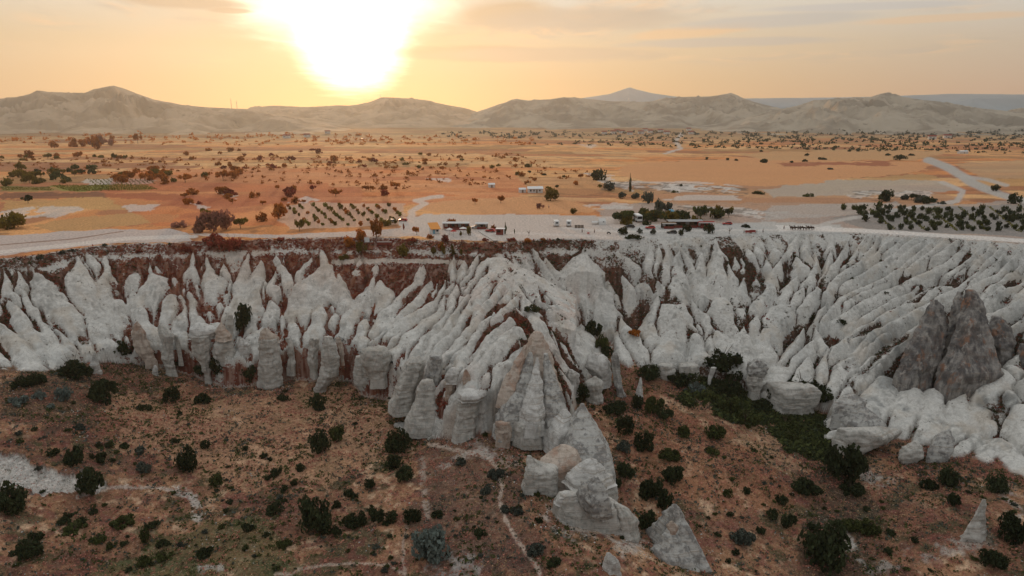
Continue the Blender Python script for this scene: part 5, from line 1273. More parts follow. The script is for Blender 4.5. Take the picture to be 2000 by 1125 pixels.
# ---- shrubs of the valley: (photo x, photo y of the foot, width in photo px, leaf colour, height/width, label or None)
VS = [
 (192, 792, 58, 'dark', .95, 'large round dark bush below the small white spire'), (130, 738, 74, 'dark', .6, 'broad dark thicket under the left slab of the cliff'), (232, 704, 54, 'dark', .6, 'dark bush filling the hollow under the overhanging left slab'),
 (60, 752, 46, 'dark', .6, None), (30, 760, 44, 'dark', .6, None), (332, 787, 34, 'dark', .85, None), (393, 792, 38, 'dark', .65, None), (275, 799, 28, 'dark', .6, None),
 (70, 780, 32, 'silver', .7, None), (118, 788, 38, 'silver', .75, None), (28, 794, 34, 'silver', .7, None), (95, 803, 20, 'silver', .6, None), (150, 843, 28, 'grey', .6, None),
 (620, 806, 36, 'dark', .9, None), (656, 866, 34, 'green', .95, None), (622, 888, 42, 'dark', .95, 'bushy dark shrub paired with a smaller greener one behind it'), (140, 912, 42, 'dark', .75, None), (188, 906, 34, 'dark', .7, None), (278, 928, 28, 'grey', .8, None),
 (360, 927, 54, 'dark', .85, 'solitary dense dark shrub in the middle of the left meadow'), (168, 980, 62, 'dark', .9, 'big dark bush at the end of the white eroded bank'), (420, 958, 30, 'green', .9, None), (10, 1014, 64, 'dark', .85, 'dark bush cut by the left picture edge'),
 (612, 1048, 80, 'dark', .9, 'largest dark bush of the left foreground meadow'), (538, 932, 22, 'dark', .8, None), (522, 942, 16, 'dark', .8, None), (553, 967, 20, 'dark', .8, None), (585, 924, 18, 'dark', .8, None), (573, 952, 16, 'dark', .8, None), (534, 1007, 34, 'dark', .7, None),
 (553, 984, 18, 'dark', .7, None), (478, 1044, 24, 'dark', .8, None), (550, 1072, 40, 'green', .6, None), (655, 997, 26, 'dark', .7, None), (692, 1032, 50, 'dark', .65, None), (680, 977, 20, 'dark', .8, None), (652, 1048, 32, 'dark', .6, None), (392, 1097, 40, 'dark', .7, None),
 (316, 1097, 32, 'green', .7, None), (281, 1068, 30, 'green', .8, None), (273, 1108, 38, 'green', .6, None), (316, 1070, 24, 'dark', .7, None), (293, 1038, 28, 'dark', .6, None), (233, 1035, 44, 'green', .5, None), (186, 1062, 36, 'green', .6, None), (213, 1072, 24, 'green', .6, None),
 (138, 1044, 44, 'green', .5, None), (154, 1025, 28, 'dark', .6, None), (122, 1025, 28, 'dark', .6, None), (59, 1064, 38, 'dark', .6, None), (43, 1094, 56, 'dark', .6, None), (178, 1004, 20, 'dark', .7, None), (126, 1012, 20, 'dark', .7, None), (340, 865, 20, 'dark', .6, None), (348, 810, 16, 'dark', .6, None),
 (241, 878, 18, 'dark', .7, None), (209, 874, 20, 'dark', .7, None), (190, 874, 16, 'dark', .7, None), (99, 890, 24, 'dark', .7, None), (399, 882, 20, 'dark', .9, None), (269, 890, 30, 'grey', .5, None), (478, 882, 16, 'dark', .7, None), (514, 894, 16, 'dark', .7, None), (526, 900, 14, 'dark', .7, None),
 (550, 783, 24, 'dark', .6, None), (486, 744, 24, 'dark', .9, None), (429, 740, 40, 'dark', 1.0, 'round dark bush growing against the pink topped chimney'), (478, 718, 34, 'dark', .9, None), (473, 660, 36, 'dark', 1.5, 'tall dark tree standing in the gully behind the chimneys'), (395, 708, 40, 'dark', .6, None), (340, 700, 40, 'dark', .5, None),
 (776, 888, 48, 'dark', .9, 'dark bush at the left corner of the spur'), (768, 921, 36, 'dark', .8, None), (788, 950, 42, 'dark', .8, 'dark round shrub beside the stony strip'), (721, 962, 24, 'dark', .9, None), (690, 977, 20, 'dark', .7, None), (725, 1010, 22, 'dark', .8, None), (737, 1028, 30, 'dark', .8, None), (763, 1024, 28, 'dark', .8, None),
 (840, 1108, 84, 'silver', .95, 'large silvery bush in the lower middle of the valley'), (970, 938, 40, 'grey', .6, None), (950, 970, 32, 'grey', .6, None), (899, 912, 34, 'grey', .5, None), (855, 1015, 26, 'dark', .6, None), (986, 1000, 22, 'grey', .7, None), (1010, 1004, 24, 'grey', .7, None), (1053, 1022, 20, 'dark', .7, None),
 (1045, 1088, 40, 'grey', .6, None), (1080, 1118, 34, 'dark', .6, None), (938, 1052, 34, 'dark', .5, None), (805, 1030, 40, 'dark', .8, None), (1136, 790, 44, 'dark', .9, 'dark bush squeezed between banded cone and pale stump'), (1203, 810, 48, 'dark', .6, None), (1247, 803, 34, 'dark', .9, 'dark shrub at the foot of the needle spire'),
 (1279, 818, 38, 'green', .9, None), (1302, 825, 28, 'dark', .9, None), (1223, 853, 36, 'dark', .9, None), (1219, 888, 32, 'grey', .7, None), (1262, 888, 44, 'dark', .8, None), (1306, 903, 44, 'green', .6, None), (1338, 853, 24, 'dark', .9, None), (1223, 943, 32, 'dark', .9, None), (1316, 950, 48, 'dark', .8, None),
 (1280, 980, 62, 'dark', .7, 'wide dark shrub on the slope above the pyramid rock'), (1298, 1004, 38, 'dark', .9, None), (1207, 955, 24, 'dark', .8, None), (1267, 1040, 44, 'dark', .8, None), (1432, 812, 54, 'green', .6, None), (1400, 860, 54, 'green', .6, None), (1460, 838, 54, 'green', .6, None), (1336, 857, 26, 'green', .9, None),
 (1320, 903, 32, 'green', .7, None), (1392, 888, 26, 'green', .7, None), (1424, 975, 24, 'green', .7, None), (1460, 970, 18, 'dark', .8, None), (1528, 988, 22, 'dark', .8, None), (1544, 1041, 36, 'dark', .8, None), (1588, 1043, 20, 'dark', .8, None), (1512, 1021, 28, 'dark', .8, None), (1456, 1071, 54, 'grey', .6, 'grey green bush in the lower right slope'),
 (1488, 1047, 20, 'dark', .8, None), (1580, 973, 64, 'dark', .6, 'dark thicket in the bend of the dry gully'), (1655, 950, 84, 'dark', .95, 'bushy dark tree under the long banded bench'), (1668, 972, 56, 'dark', .5, None), (1860, 953, 46, 'dark', .9, 'dark tree before the undercut right hand slab'), (1820, 958, 36, 'dark', .7, None), (1865, 993, 28, 'dark', .9, None),
 (1955, 968, 42, 'dark', .8, None), (1704, 1052, 50, 'green', .7, None), (1668, 1044, 44, 'green', .7, None), (1736, 1085, 20, 'dark', .8, None), (1625, 1122, 110, 'dark', .75, 'huge dark bush at the lower right of the valley'), (1948, 1120, 48, 'dark', .8, None), (1988, 1072, 64, 'dark', .9, 'dark tree at the lower right picture edge'),
 (1740, 1048, 16, 'dark', .8, None), (1788, 1065, 18, 'dark', .8, None), (1268, 750, 56, 'dark', .6, None), (1328, 756, 56, 'dark', .6, None), (1352, 756, 50, 'dark', .7, None), (1416, 750, 78, 'dark', .6, 'black green thicket under the right overhang'), (1440, 758, 56, 'dark', .6, None), (1424, 776, 64, 'dark', .5, None), (1516, 800, 44, 'dark', .8, None),
 (1572, 806, 76, 'dark', .6, 'dark thicket in front of the broad banded bench'), (1605, 806, 46, 'dark', .8, None), (1360, 774, 44, 'silver', .6, 'silvery shrub among the dark thicket'), (1540, 842, 64, 'green', .35, None), (1550, 868, 54, 'green', .35, None), (1490, 805, 50, 'dark', .5, None), (1380, 790, 50, 'green', .5, None),
 (1160, 660, 36, 'dark', .8, None), (1174, 684, 40, 'green', .7, 'dark green bush filling the gully right of the spur'), (1186, 702, 36, 'dark', .7, None), (1241, 662, 30, 'rust', .5, 'brown dry bush clinging to the white slope'), (1040, 612, 28, 'dark', .6, None), (1645, 640, 22, 'dark', .6, None), (1592, 620, 24, 'dark', .6, None),
]
def floor_at(px, py):
    """valley floor point on the photo ray, moved out in front of any rock standing there"""
    rx, ry, rz = ray(px, py)
    y = np.arange(106, 300, .35)
    hit = (CAM_Z + rz / ry * y) < F_f(rx / ry * y, y)
    i = int(np.argmax(hit)) if hit.any() else len(y) - 1
    yy = y[i]
    for _ in range(60):
        x = rx / ry * yy
        if float(Zat(x, yy)) < float(F_f(x, yy)) + 1.6:
            break
        yy -= .5
    return Vector((float(x), float(yy), float(Zat(x, yy))))
LAND = [(185, 715, 'the small white spire'), (150, 660, 'the smooth left slab'), (283, 690, 'the leaning pinkish chimney'), (440, 700, 'the pink topped chimney'), (527, 740, 'the tallest cracked chimney'), (640, 740, 'the big slanting chimney'), (712, 745, 'the stubby banded block'),
        (60, 930, 'the white eroded bank'), (380, 990, 'the white gully patch'), (360, 905, 'the solitary dense shrub'), (612, 1010, 'the largest meadow bush'), (168, 950, 'the bush at the white bank'), (622, 870, 'the paired shrubs'), (790, 830, 'the rubble mound'), (840, 1070, 'the large silvery bush'),
        (985, 1010, 'the winding pale footpath'), (830, 960, 'the stony strip'), (1040, 960, 'the sheer side wall'), (1050, 830, 'the banded cone'), (1160, 770, 'the pale stump'), (1245, 775, 'the needle spire'), (1180, 880, 'the grey blade outcrop'), (1230, 1020, 'the nearest block'), (1320, 1030, 'the pyramid rock'),
        (1400, 840, 'the sandy strip'), (1545, 780, 'the broad banded bench'), (1480, 735, 'the mushroom rock'), (1300, 740, 'the overhang pillars'), (1650, 900, 'the long banded bench'), (1780, 890, 'the rounded banded boulder'), (1905, 1020, 'the lone pale fin'), (1650, 1055, 'the white gully streak'), (1870, 930, 'the undercut slab'),
        (280, 1080, 'the green hollow'), (60, 1080, 'the lower left corner'), (1480, 980, 'the open red slope'), (1600, 960, 'the dry gully bend'), (1740, 980, 'the stony hummock'), (700, 1100, 'the thin foot trail')]
USED = set()
def near_label(px, py, size, colr, noun='shrub'):
    ds = sorted(LAND, key=lambda l: math.hypot(l[0] - px, (l[1] - py) * 1.3))
    for lx, ly, nm in ds[:4]:
        dx, dy = px - lx, py - ly
        rel = ('in front of' if dy > 0 else 'behind') if abs(dy) * 1.3 > abs(dx) else ('to the right of' if dx > 0 else 'to the left of')
        far = 'close ' if math.hypot(dx, dy) < 45 else ('some way ' if math.hypot(dx, dy) > 110 else '')
        lab = '%s %s %s %s%s %s' % (size, colr, noun, far, rel, nm)
        if lab not in USED:
            USED.add(lab); return lab
    return None
AREA = lambda x: 'left meadow' if x < 760 else ('slope below the spur' if x < 1110 else ('red slope right of the spur' if x < 1400 else 'gully and slope at the right'))
KINDTXT = dict(dark='dark green', green='mid green', silver='silvery', grey='grey green', rust='brown')
for (px, py, w, mt, hr, lab) in VS:
    p = floor_at(px, py) if py > 690 else ground(px, py)
    W = px_size(p, w); H = W * hr
    big = w >= 40
    szt = 'low spreading' if hr < .6 and w > 30 else ('large' if w > 44 else 'middling' if w > 28 else 'small')
    near = None if lab else near_label(px, py, szt, KINDTXT[mt])
    lab2 = lab or near or '%s %s shrub growing on the %s' % (szt, KINDTXT[mt], AREA(px))
    z0 = p.z; p.y += W * .3; p.z = min(float(Zat(p.x, p.y)), z0 + W * .25) - .15
    plant('shrub', lab2, 'shrub', p, W * 1.02, H * 1.08, 'low' if hr < .75 else 'round', mt, 'shrubs on the ' + AREA(px), 1500 if big else 620, .085 if big else .12)

# ---- smaller shrubs sprinkled over the floor
k = 0
while k < 235:
    px, py = rng.uniform(0, 2000), rng.uniform(760, 1120)
    p = ground(px, py)
    if abs(p.z - float(F_f(p.x, p.y))) > 1.5:
        continue
    if fbm(np.array([p.x]), np.array([p.y]), 12, 2, 91)[0] < .47:
        continue
    k += 1
    W = rng.uniform(.7, 2.3)
    mt = rng.choice(['dark', 'green', 'green', 'grey', 'dark'])
    plant('bush', near_label(px, py, 'tiny' if W < 1.2 else 'little', KINDTXT[mt], 'bush') or 'low small %s bush dotted over the %s' % (KINDTXT[mt], AREA(px)), 'bush', p, W, W * rng.uniform(.5, .8), 'low', mt, 'small bushes dotted over the ' + AREA(px), 300, .15)

# ---- trees of the plateau: (x, y foot, w, h, shape, leaf colour, label)
PT = [
 (20, 447, 54, 38, 'round', 'olive', 'big leafy olive green tree at the left picture edge'), (55, 397, 22, 17, 'spread', 'dark', 'lone small spreading tree in the left stubble field'), (402, 433, 36, 26, 'round', 'olive', 'round green tree behind the dry mauve bushes'),
 (418, 452, 62, 40, 'round', 'mauve', 'wide dry mauve bush at the fork of the dirt road'), (442, 448, 46, 38, 'round', 'mauve', 'taller dry mauve bush beside the road fork'), (386, 455, 34, 22, 'round', 'mauve', None), (352, 444, 30, 16, 'low', 'mauve', None), (470, 446, 30, 22, 'spread', 'olive', None),
 (420, 478, 60, 26, 'low', 'red', 'reddish scrub thicket tumbling over the canyon rim'), (455, 490, 44, 30, 'low', 'red', None), (545, 428, 40, 32, 'round', 'rust', 'large rust coloured tree at the left of the young orchard'), (585, 452, 28, 22, 'spread', 'olive', 'small umbrella shaped tree on the pale ground'),
 (512, 432, 26, 20, 'round', 'rust', None), (735, 464, 28, 32, 'round', 'rust', 'rust red tree on the rim left of the cafe'), (755, 440, 30, 16, 'round', 'olive', None), (682, 482, 26, 22, 'round', 'rust', None), (704, 472, 30, 22, 'round', 'rust', None), (707, 500, 28, 24, 'round', 'olive', 'olive tree on the terrace below the rim'),
 (672, 506, 24, 12, 'low', 'olive', None), (789, 499, 27, 24, 'round', 'olive', 'green fir like tree on the terrace path'), (847, 499, 15, 18, 'cone', 'olive', None), (865, 499, 18, 22, 'cone', 'olive', None), (883, 499, 18, 22, 'cone', 'olive', None), (901, 501, 10, 17, 'cone', 'olive', None), (861, 487, 16, 14, 'round', 'rust', None),
 (882, 442, 20, 16, 'round', 'rust', 'rust coloured tree standing over the cafe roof'), (916, 460, 11, 19, 'round', 'olive', 'slim yellow green tree in front of the cafe'), (900, 462, 9, 12, 'cone', 'olive', None), (964, 450, 11, 13, 'round', 'rust', None), (987, 457, 9, 20, 'cone', 'green', 'dark young conifer beside the small kiosk'),
 (1005, 458, 5, 12, 'cone', 'green', None), (814, 459, 15, 18, 'spread', 'rust', 'thin spreading tree left of the cafe'), (870, 470, 22, 16, 'low', 'red', None), (805, 471, 24, 9, 'low', 'red', None), (840, 466, 14, 12, 'low', 'rust', None), (788, 448, 8, 12, 'cone', 'red', None), (948, 470, 18, 8, 'low', 'red', None),
 (1075, 392, 40, 26, 'round', 'olive', 'broad dark tree beside the white roofed farmhouse'), (1055, 408, 19, 13, 'round', 'mauve', 'round brown bush on the orange field'), (1120, 418, 17, 12, 'round', 'olive', None), (978, 397, 18, 16, 'spread', 'rust', 'umbrella shaped tree in the orange field'), (928, 399, 17, 11, 'spread', 'rust', None),
 (1230, 374, 7, 28, 'column', 'dark', 'single tall poplar in the middle distance'), (1170, 352, 32, 20, 'round', 'dark', 'dark clump of trees in the far gully'), (1190, 372, 32, 18, 'round', 'grey', None), (1215, 388, 28, 14, 'round', 'grey', None), (1265, 398, 26, 22, 'round', 'grey', None), (1285, 414, 28, 26, 'round', 'grey', 'grey green willow like tree above the market trees'),
 (1305, 414, 24, 18, 'round', 'grey', None), (1240, 388, 18, 14, 'round', 'grey', None), (1730, 393, 40, 20, 'round', 'dark', 'broad dark tree on the white bank'), (1580, 384, 26, 9, 'low', 'green', None), (1482, 379, 26, 9, 'low', 'green', None), (1945, 373, 20, 12, 'round', 'dark', None), (1980, 398, 30, 20, 'round', 'dark', None),
 (1757, 313, 26, 10, 'round', 'dark', 'dark tree clump at the corner of the orange field'), (1780, 304, 15, 6, 'low', 'dark', None), (1735, 304, 13, 6, 'low', 'dark', None), (1605, 312, 17, 7, 'low', 'dark', None), (1572, 316, 11, 6, 'low', 'dark', None), (1575, 305, 9, 6, 'round', 'dark', None), (1492, 318, 13, 8, 'round', 'dark', None), (1546, 318, 10, 5, 'round', 'dark', None),
 (1620, 331, 18, 6, 'low', 'grey', None), (1380, 312, 9, 5, 'round', 'dark', None), (1420, 313, 10, 5, 'round', 'dark', None), (1438, 314, 10, 4, 'round', 'dark', None), (1487, 297, 8, 4, 'round', 'dark', None), (1490, 318, 10, 5, 'round', 'dark', None), (1330, 364, 10, 6, 'round', 'dark', None), (1318, 376, 14, 6, 'low', 'green', None),
 (1457, 444, 18, 9, 'low', 'dark', 'low dark bush alone on the grey yard'), (1218, 458, 22, 16, 'round', 'dark', None), (1250, 456, 14, 12, 'round', 'grey', None), (1275, 458, 14, 12, 'round', 'grey', None), (1330, 460, 12, 14, 'round', 'dark', None), (1385, 456, 22, 20, 'round', 'dark', 'round dark tree at the rim below the market roof'),
 (1342, 452, 22, 18, 'round', 'dark', None), (1240, 466, 40, 10, 'low', 'dark', 'dark scrub hedge along the rim under the market'), (78, 505, 16, 10, 'low', 'grey', None), (122, 496, 14, 10, 'low', 'grey', None), (140, 492, 16, 9, 'low', 'grey', None), (204, 482, 12, 6, 'low', 'grey', None), (365, 490, 26, 14, 'low', 'red', None),
 (332, 478, 8, 5, 'low', 'dark', None), (272, 494, 14, 8, 'low', 'red', None), (548, 470, 16, 10, 'low', 'red', None), (1000, 470, 24, 8, 'low', 'red', None), (1030, 472, 20, 9, 'low', 'rust', None), (1060, 470, 14, 8, 'low', 'rust', None), (1090, 470, 8, 6, 'low', 'dark', None),
]
def parea(px, py):
    return ('left' if px < 650 else 'middle' if px < 1150 else 'right')
for (px, py, w, h, shp, mt, lab) in PT:
    p = ground(px, py) if py > 462 else at_plain(px, py)
    W, H = px_size(p, w), px_size(p, h)
    p.z -= .1
    tree = shp != 'low'
    nm = 'tree' if tree else 'bush'
    KT = dict(dark='dark', olive='olive green', rust='rust coloured', red='reddish', mauve='dry mauve', grey='grey green', green='green')
    SH = dict(round='round', spread='spreading', column='columnar', cone='slim pointed', low='low')
    plant(nm, lab or '%s %s %s on the %s part of the plateau edge' % (SH[shp], KT[mt], nm, parea(px, py)), nm, p, W, H * 1.05, shp, mt, None if lab else '%ss scattered near the %s rim' % (nm, parea(px, py)), 520 if w > 16 else 220, .11 if w > 16 else .17, parts=tree and w > 14)

# ---- clusters of trees: polygon, count, colours, width range in photo px, group, label
def rand_in(poly):
    a = np.asarray(poly, float)
    while True:
        x, y = rng.uniform(a[:, 0].min(), a[:, 0].max()), rng.uniform(a[:, 1].min(), a[:, 1].max())
        if in_poly(np.array([x]), np.array([y]), poly)[0]:
            return x, y
CL = [
 ([(0, 330), (180, 330), (190, 356), (0, 366)], 34, ['olive', 'olive', 'green'], (14, 24), 'olive green trees of the left orchard', 'olive green tree of the orchard on the left plain'),
 ([(200, 338), (480, 335), (480, 356), (240, 362)], 26, ['rust', 'olive', 'rust'], (13, 26), 'rust and olive trees behind the left vineyard', 'rust tinged tree behind the vineyard on the left plain'),
 ([(0, 302), (260, 302), (250, 312), (0, 314)], 18, ['olive', 'rust'], (9, 18), 'trees on a far left field edge', 'small hazy tree along a far field edge'),
 ([(95, 282), (280, 280), (270, 292), (95, 292)], 14, ['mauve', 'rust'], (10, 20), 'tall hazy trees of a far grove', 'tall hazy tree in the far left grove'),
 ([(300, 290), (760, 300), (740, 330), (380, 335)], 30, ['rust', 'rust', 'red'], (8, 18), 'trees in the glowing middle fields', 'small rust tree in the glowing fields under the sun'),
 ([(780, 300), (1060, 315), (1010, 340), (780, 335)], 18, ['rust', 'olive'], (8, 16), 'trees in the middle plain', 'small round tree in the middle of the plain'),
 ([(340, 372), (800, 368), (800, 396), (500, 405), (360, 400)], 30, ['rust', 'red', 'rust'], (12, 26), 'rust bushes above the young orchard', 'rust coloured bushy tree above the young orchard'),
 ([(1010, 338), (1200, 350), (1180, 372), (1010, 362)], 14, ['rust', 'olive', 'dark'], (8, 16), 'trees in the small central gully', 'tree along the shallow gully in the middle plain'),
 ([(1205, 420), (1435, 414), (1430, 432), (1350, 438), (1210, 440)], 34, ['green', 'olive', 'dark'], (20, 32), 'trees shading the market', 'dark leafy tree shading the roadside market'),
 ([(1760, 388), (1880, 392), (1870, 400), (1760, 398)], 9, ['dark', 'grey'], (14, 24), 'hedge trees above the right orchard', 'dark hedge tree above the right hand orchard'),
]
for poly, cnt, cols, (w0, w1), grp, lab in CL:
    for _ in range(cnt):
        px, py = rand_in(poly)
        p = at_plain(px, py); w = rng.uniform(w0, w1)
        W = px_size(p, w); H = W * rng.uniform(.55, .8)
        if 'tall' in lab: H = W * rng.uniform(.8, 1.5)
        shp = rng.choice(['round', 'spread', 'low'])
        nm = 'bush' if shp == 'low' else 'tree'
        plant(nm, lab.replace('tree', nm), nm, p - Vector((0, 0, .1)), W, H, shp, rng.choice(cols), grp if nm == 'tree' else 'bushes among the ' + grp, 220, .17, parts=False)
ORD = ['first', 'second', 'third', 'fourth', 'fifth', 'sixth', 'seventh', 'eighth', 'last']
# young orchard rows and the orchard at the right
for i in range(9):
    for j in range(9):
        px = 562 + i * 25 + j * 5.2 + rng.uniform(-2, 2); py = 404 + j * 4.6 + rng.uniform(-.8, .8)
        if px > 795 - j * 3 or rng.random() < .12:
            continue
        p = at_plain(px, py); W = px_size(p, rng.uniform(7, 12))
        plant('sapling', 'small yellow green tree in the %s slanting row of the young orchard' % ORD[i], 'young tree', p, W, W * .85, 'round', rng.choice(['olive', 'rust', 'olive', 'lime']), 'young orchard trees in rows', 160, .2)
for j in range(8):
    for i in range(17):
        px = 1642 + i * 23 + (j % 2) * 10 + rng.uniform(-6, 6) - j * 4; py = 409 + j * 5.4 + i * .35 + rng.uniform(-1.6, 1.6)
        if px > 2030 or px < 1640 + j * 12 or rng.random() < .15:
            continue
        p = at_plain(px, py); W = px_size(p, rng.uniform(10, 18))
        plant('tree', 'dark round orchard tree in the %s row back from the canyon road' % ORD[7 - j], 'tree', p - Vector((0, 0, .1)), W, W * rng.uniform(.7, 1.0), 'round', rng.choice(['dark', 'green', 'dark']), 'orchard trees on grey ground', 240, .16)

# ---- what nobody could count: grass, scrub, far tree belts, vine rows
def scatter(name, label, P3, size, quads, mat, r_, hgt=1.0):
    n = len(P3)
    size = np.broadcast_to(np.asarray(size, float), (n,))
    off = r_.normal(size=(n, quads, 3)) * np.array([.5, .5, .3]); off[..., 2] = np.abs(off[..., 2]) * hgt
    c = P3[:, None, :] + off * size[:, None, None]
    v, f = leaf_quads(c.reshape(-1, 3), np.repeat(size, quads) * .45, r_)
    me = mesh_np(name, v, f, [LM[mat]], smooth=False)
    return tag(link(name, me), label, kind='stuff')
r2 = np.random.default_rng(5)
flat = (np.abs(Z - Fz) < .25) & (PY > 690) & (PX > -60) & (PX < 2060)
pathy = fl.max(-1) > .42
fi = np.flatnonzero((flat & ~pathy).ravel())
wgt = (Y.ravel()[fi] ** 2); cl1 = fbm(X.ravel()[fi], Y.ravel()[fi], 6, 3, 95)
def pick(n, w):
    w = np.maximum(w, 0); i = r2.choice(len(fi), n, p=w / w.sum()); k_ = fi[i]
    return np.stack([X.ravel()[k_] + r2.normal(0, .3, n), Y.ravel()[k_] + r2.normal(0, .3, n), Z.ravel()[k_]], 1)
scatter('dry_grass', 'tufts of straw coloured dry grass over the valley floor', pick(12000, wgt * sstep(cl1, .3, .6)), r2.uniform(.2, .5, 12000), 4, 'straw', r2)
scatter('scrub', 'reddish low scrub over the valley floor', pick(14000, wgt * sstep(cl1, .65, .4)), r2.uniform(.25, .65, 14000), 4, 'rosy', r2)
scatter('undergrowth', 'dark low undergrowth between the shrubs of the valley', pick(7500, wgt * (.12 + sstep(fbm(X.ravel()[fi], Y.ravel()[fi], 14, 3, 96), .42, .65))), r2.uniform(.25, .8, 7500), 5, 'grey', r2)
vi = np.flatnonzero((veg * (PX > -40) * (PX < 2040)).ravel() > .45)
def pickv(n, red):
    rd = redness.ravel()[vi]
    w = (rd if red else np.maximum(1 - rd, .05)) * veg.ravel()[vi]
    k_ = vi[r2.choice(len(vi), n, p=w / w.sum())]
    return np.stack([X.ravel()[k_], Y.ravel()[k_], Z.ravel()[k_]], 1)
scatter('scrub', 'dark red scrub clinging to the upper cliffs and gullies', pickv(6500, True), r2.uniform(.3, .8, 6500), 5, 'red', r2)
scatter('scrub', 'dark scrub in the gullies of the white cliffs', pickv(9000, False), r2.uniform(.25, .7, 9000), 5, 'dark', r2)
# fallen stones round the feet of the rocks
def stones(name, label, P3, size, mat, r_):
    n = len(P3)
    o_ = np.array([(1, 0, 0), (-1, 0, 0), (0, 1, 0), (0, -1, 0), (0, 0, 1), (0, 0, -1)], float)
    f_ = np.array([(0, 2, 4), (2, 1, 4), (1, 3, 4), (3, 0, 4), (2, 0, 5), (1, 2, 5), (3, 1, 5), (0, 3, 5)])
    v = P3[:, None, :] + o_[None] * r_.uniform(.5, 1.3, (n, 6, 1)) * size[:, None, None] * np.array([1, 1, .7])
    f = f_[None] + 6 * np.arange(n)[:, None, None]
    return tag(link(name, mesh_np(name, v.reshape(-1, 3), f.reshape(-1, 3), [mat], smooth=False)), label, kind='stuff')
feet = []
for o in list(col.objects):
    if o.parent is None and o.get('category') == 'rock':
        m_ = [c for c in col.objects if c.parent == o] or [o]
        bb = np.array([tuple(c.matrix_world @ Vector(v) if c == o else (o.location + c.location + Vector(v))) for c in m_ for v in c.bound_box])
        cx_, cy_ = o.location.x, (bb[:, 1].min() + bb[:, 1].max()) / 2
        rx_, ry_ = (bb[:, 0].max() - bb[:, 0].min()) / 2, (bb[:, 1].max() - bb[:, 1].min()) / 2
        for _ in range(int(10 + rx_ * 9)):
            t = r2.uniform(0, 6.28); k_ = r2.uniform(.85, 1.5)
            x_, y_ = (bb[:, 0].min() + bb[:, 0].max()) / 2 + math.cos(t) * rx_ * k_, cy_ + math.sin(t) * ry_ * k_
            feet.append((x_, y_, float(Zat(x_, y_))))
feet = np.array(feet)
ok = np.array([abs(z - float(F_f(x, y))) < 3 for x, y, z in feet])
feet = feet[ok]
stones('fallen_stones', 'pale broken stones strewn round the feet of the rocks', feet, r2.uniform(.08, .42, len(feet)) ** 1.3, M_cap, r2)
sp = pick(1600, wgt * sstep(fbm(X.ravel()[fi], Y.ravel()[fi], 10, 3, 98), .5, .7))
stones('loose_stones', 'small pale stones lying in the dry grass', sp, r2.uniform(.08, .3, len(sp)), M_grey, r2)
gz = np.flatnonzero(in_poly(wobx, woby, [(1300, 715), (1490, 725), (1620, 810), (1650, 900), (1560, 880), (1420, 810), (1330, 770)]).ravel() & flat.ravel())
k_ = gz[r2.choice(len(gz), 3000)]
scatter('undergrowth', 'dense dark green undergrowth in the right hand gully', np.stack([X.ravel()[k_], Y.ravel()[k_], Z.ravel()[k_]], 1), r2.uniform(.5, 1.4, 3000), 6, 'dark', r2)
scatter('undergrowth', 'mid green low scrub between the shrubs of the valley', pick(6000, wgt * (.05 + sstep(fbm(X.ravel()[fi], Y.ravel()[fi], 9, 3, 101), .48, .66))), r2.uniform(.3, .95, 6000), 5, 'green', r2)
k_ = gz[r2.choice(len(gz), 1600)]
scatter('undergrowth', 'lighter green plants in the right hand gully', np.stack([X.ravel()[k_], Y.ravel()[k_], Z.ravel()[k_]], 1), r2.uniform(.6, 1.6, 1600), 7, 'green', r2)
# far belts of trees
def belt(poly, n, w0, w1):
    out = []; sz = []
    for _ in range(n):
        px, py = rand_in(poly); p = at_plain(px, py)
        out.append(p); sz.append(px_size(p, rng.uniform(w0, w1)) * .6)
    return np.array(out), np.array(sz)
for poly, n, mt, lab in (([(1040, 282), (1300, 268), (2080, 276), (2080, 302), (1650, 296), (1300, 288)], 420, 'dark', 'belt of far dark trees on the right plain'), ([(-40, 262), (560, 262), (1040, 268), (1040, 284), (400, 284), (-40, 280)], 260, 'rust', 'far hazy trees at the foot of the hills'),
                         ([(860, 258), (2050, 258), (2050, 274), (860, 270)], 380, 'grey', 'distant belt of tiny trees below the hills'), ([(-20, 312), (1000, 300), (1180, 345), (760, 372), (-20, 330)], 420, 'rust', 'scattered small bushes of the middle plain')):
    P3, sz = belt(poly, n, 3.5, 9)
    scatter('far_trees', lab, P3, sz, 12, mt, r2, 1.6)
vp = []
for poly, dx in (([(95, 362), (285, 360), (300, 370), (125, 374)], 4.0), ([(165, 350), (300, 350), (300, 359), (170, 361)], 9.0), ([(0, 366), (100, 366), (100, 372), (0, 372)], 5.0), ([(1640, 410), (2060, 400), (2060, 456), (1700, 448)], 60.0)):
    a = np.asarray(poly, float)
    for py in np.arange(a[:, 1].min(), a[:, 1].max(), .9):
        for px in np.arange(a[:, 0].min(), a[:, 0].max(), dx):
            if in_poly(np.array([px]), np.array([py]), poly)[0]:
                vp.append(at_plain(px + (py - a[0, 1]) * 1.2, py))
vp = np.array(vp)
scatter('vine_foliage', 'yellow green rows of vines on the left plain', vp, np.full(len(vp), .9), 4, 'lime', r2, .8)
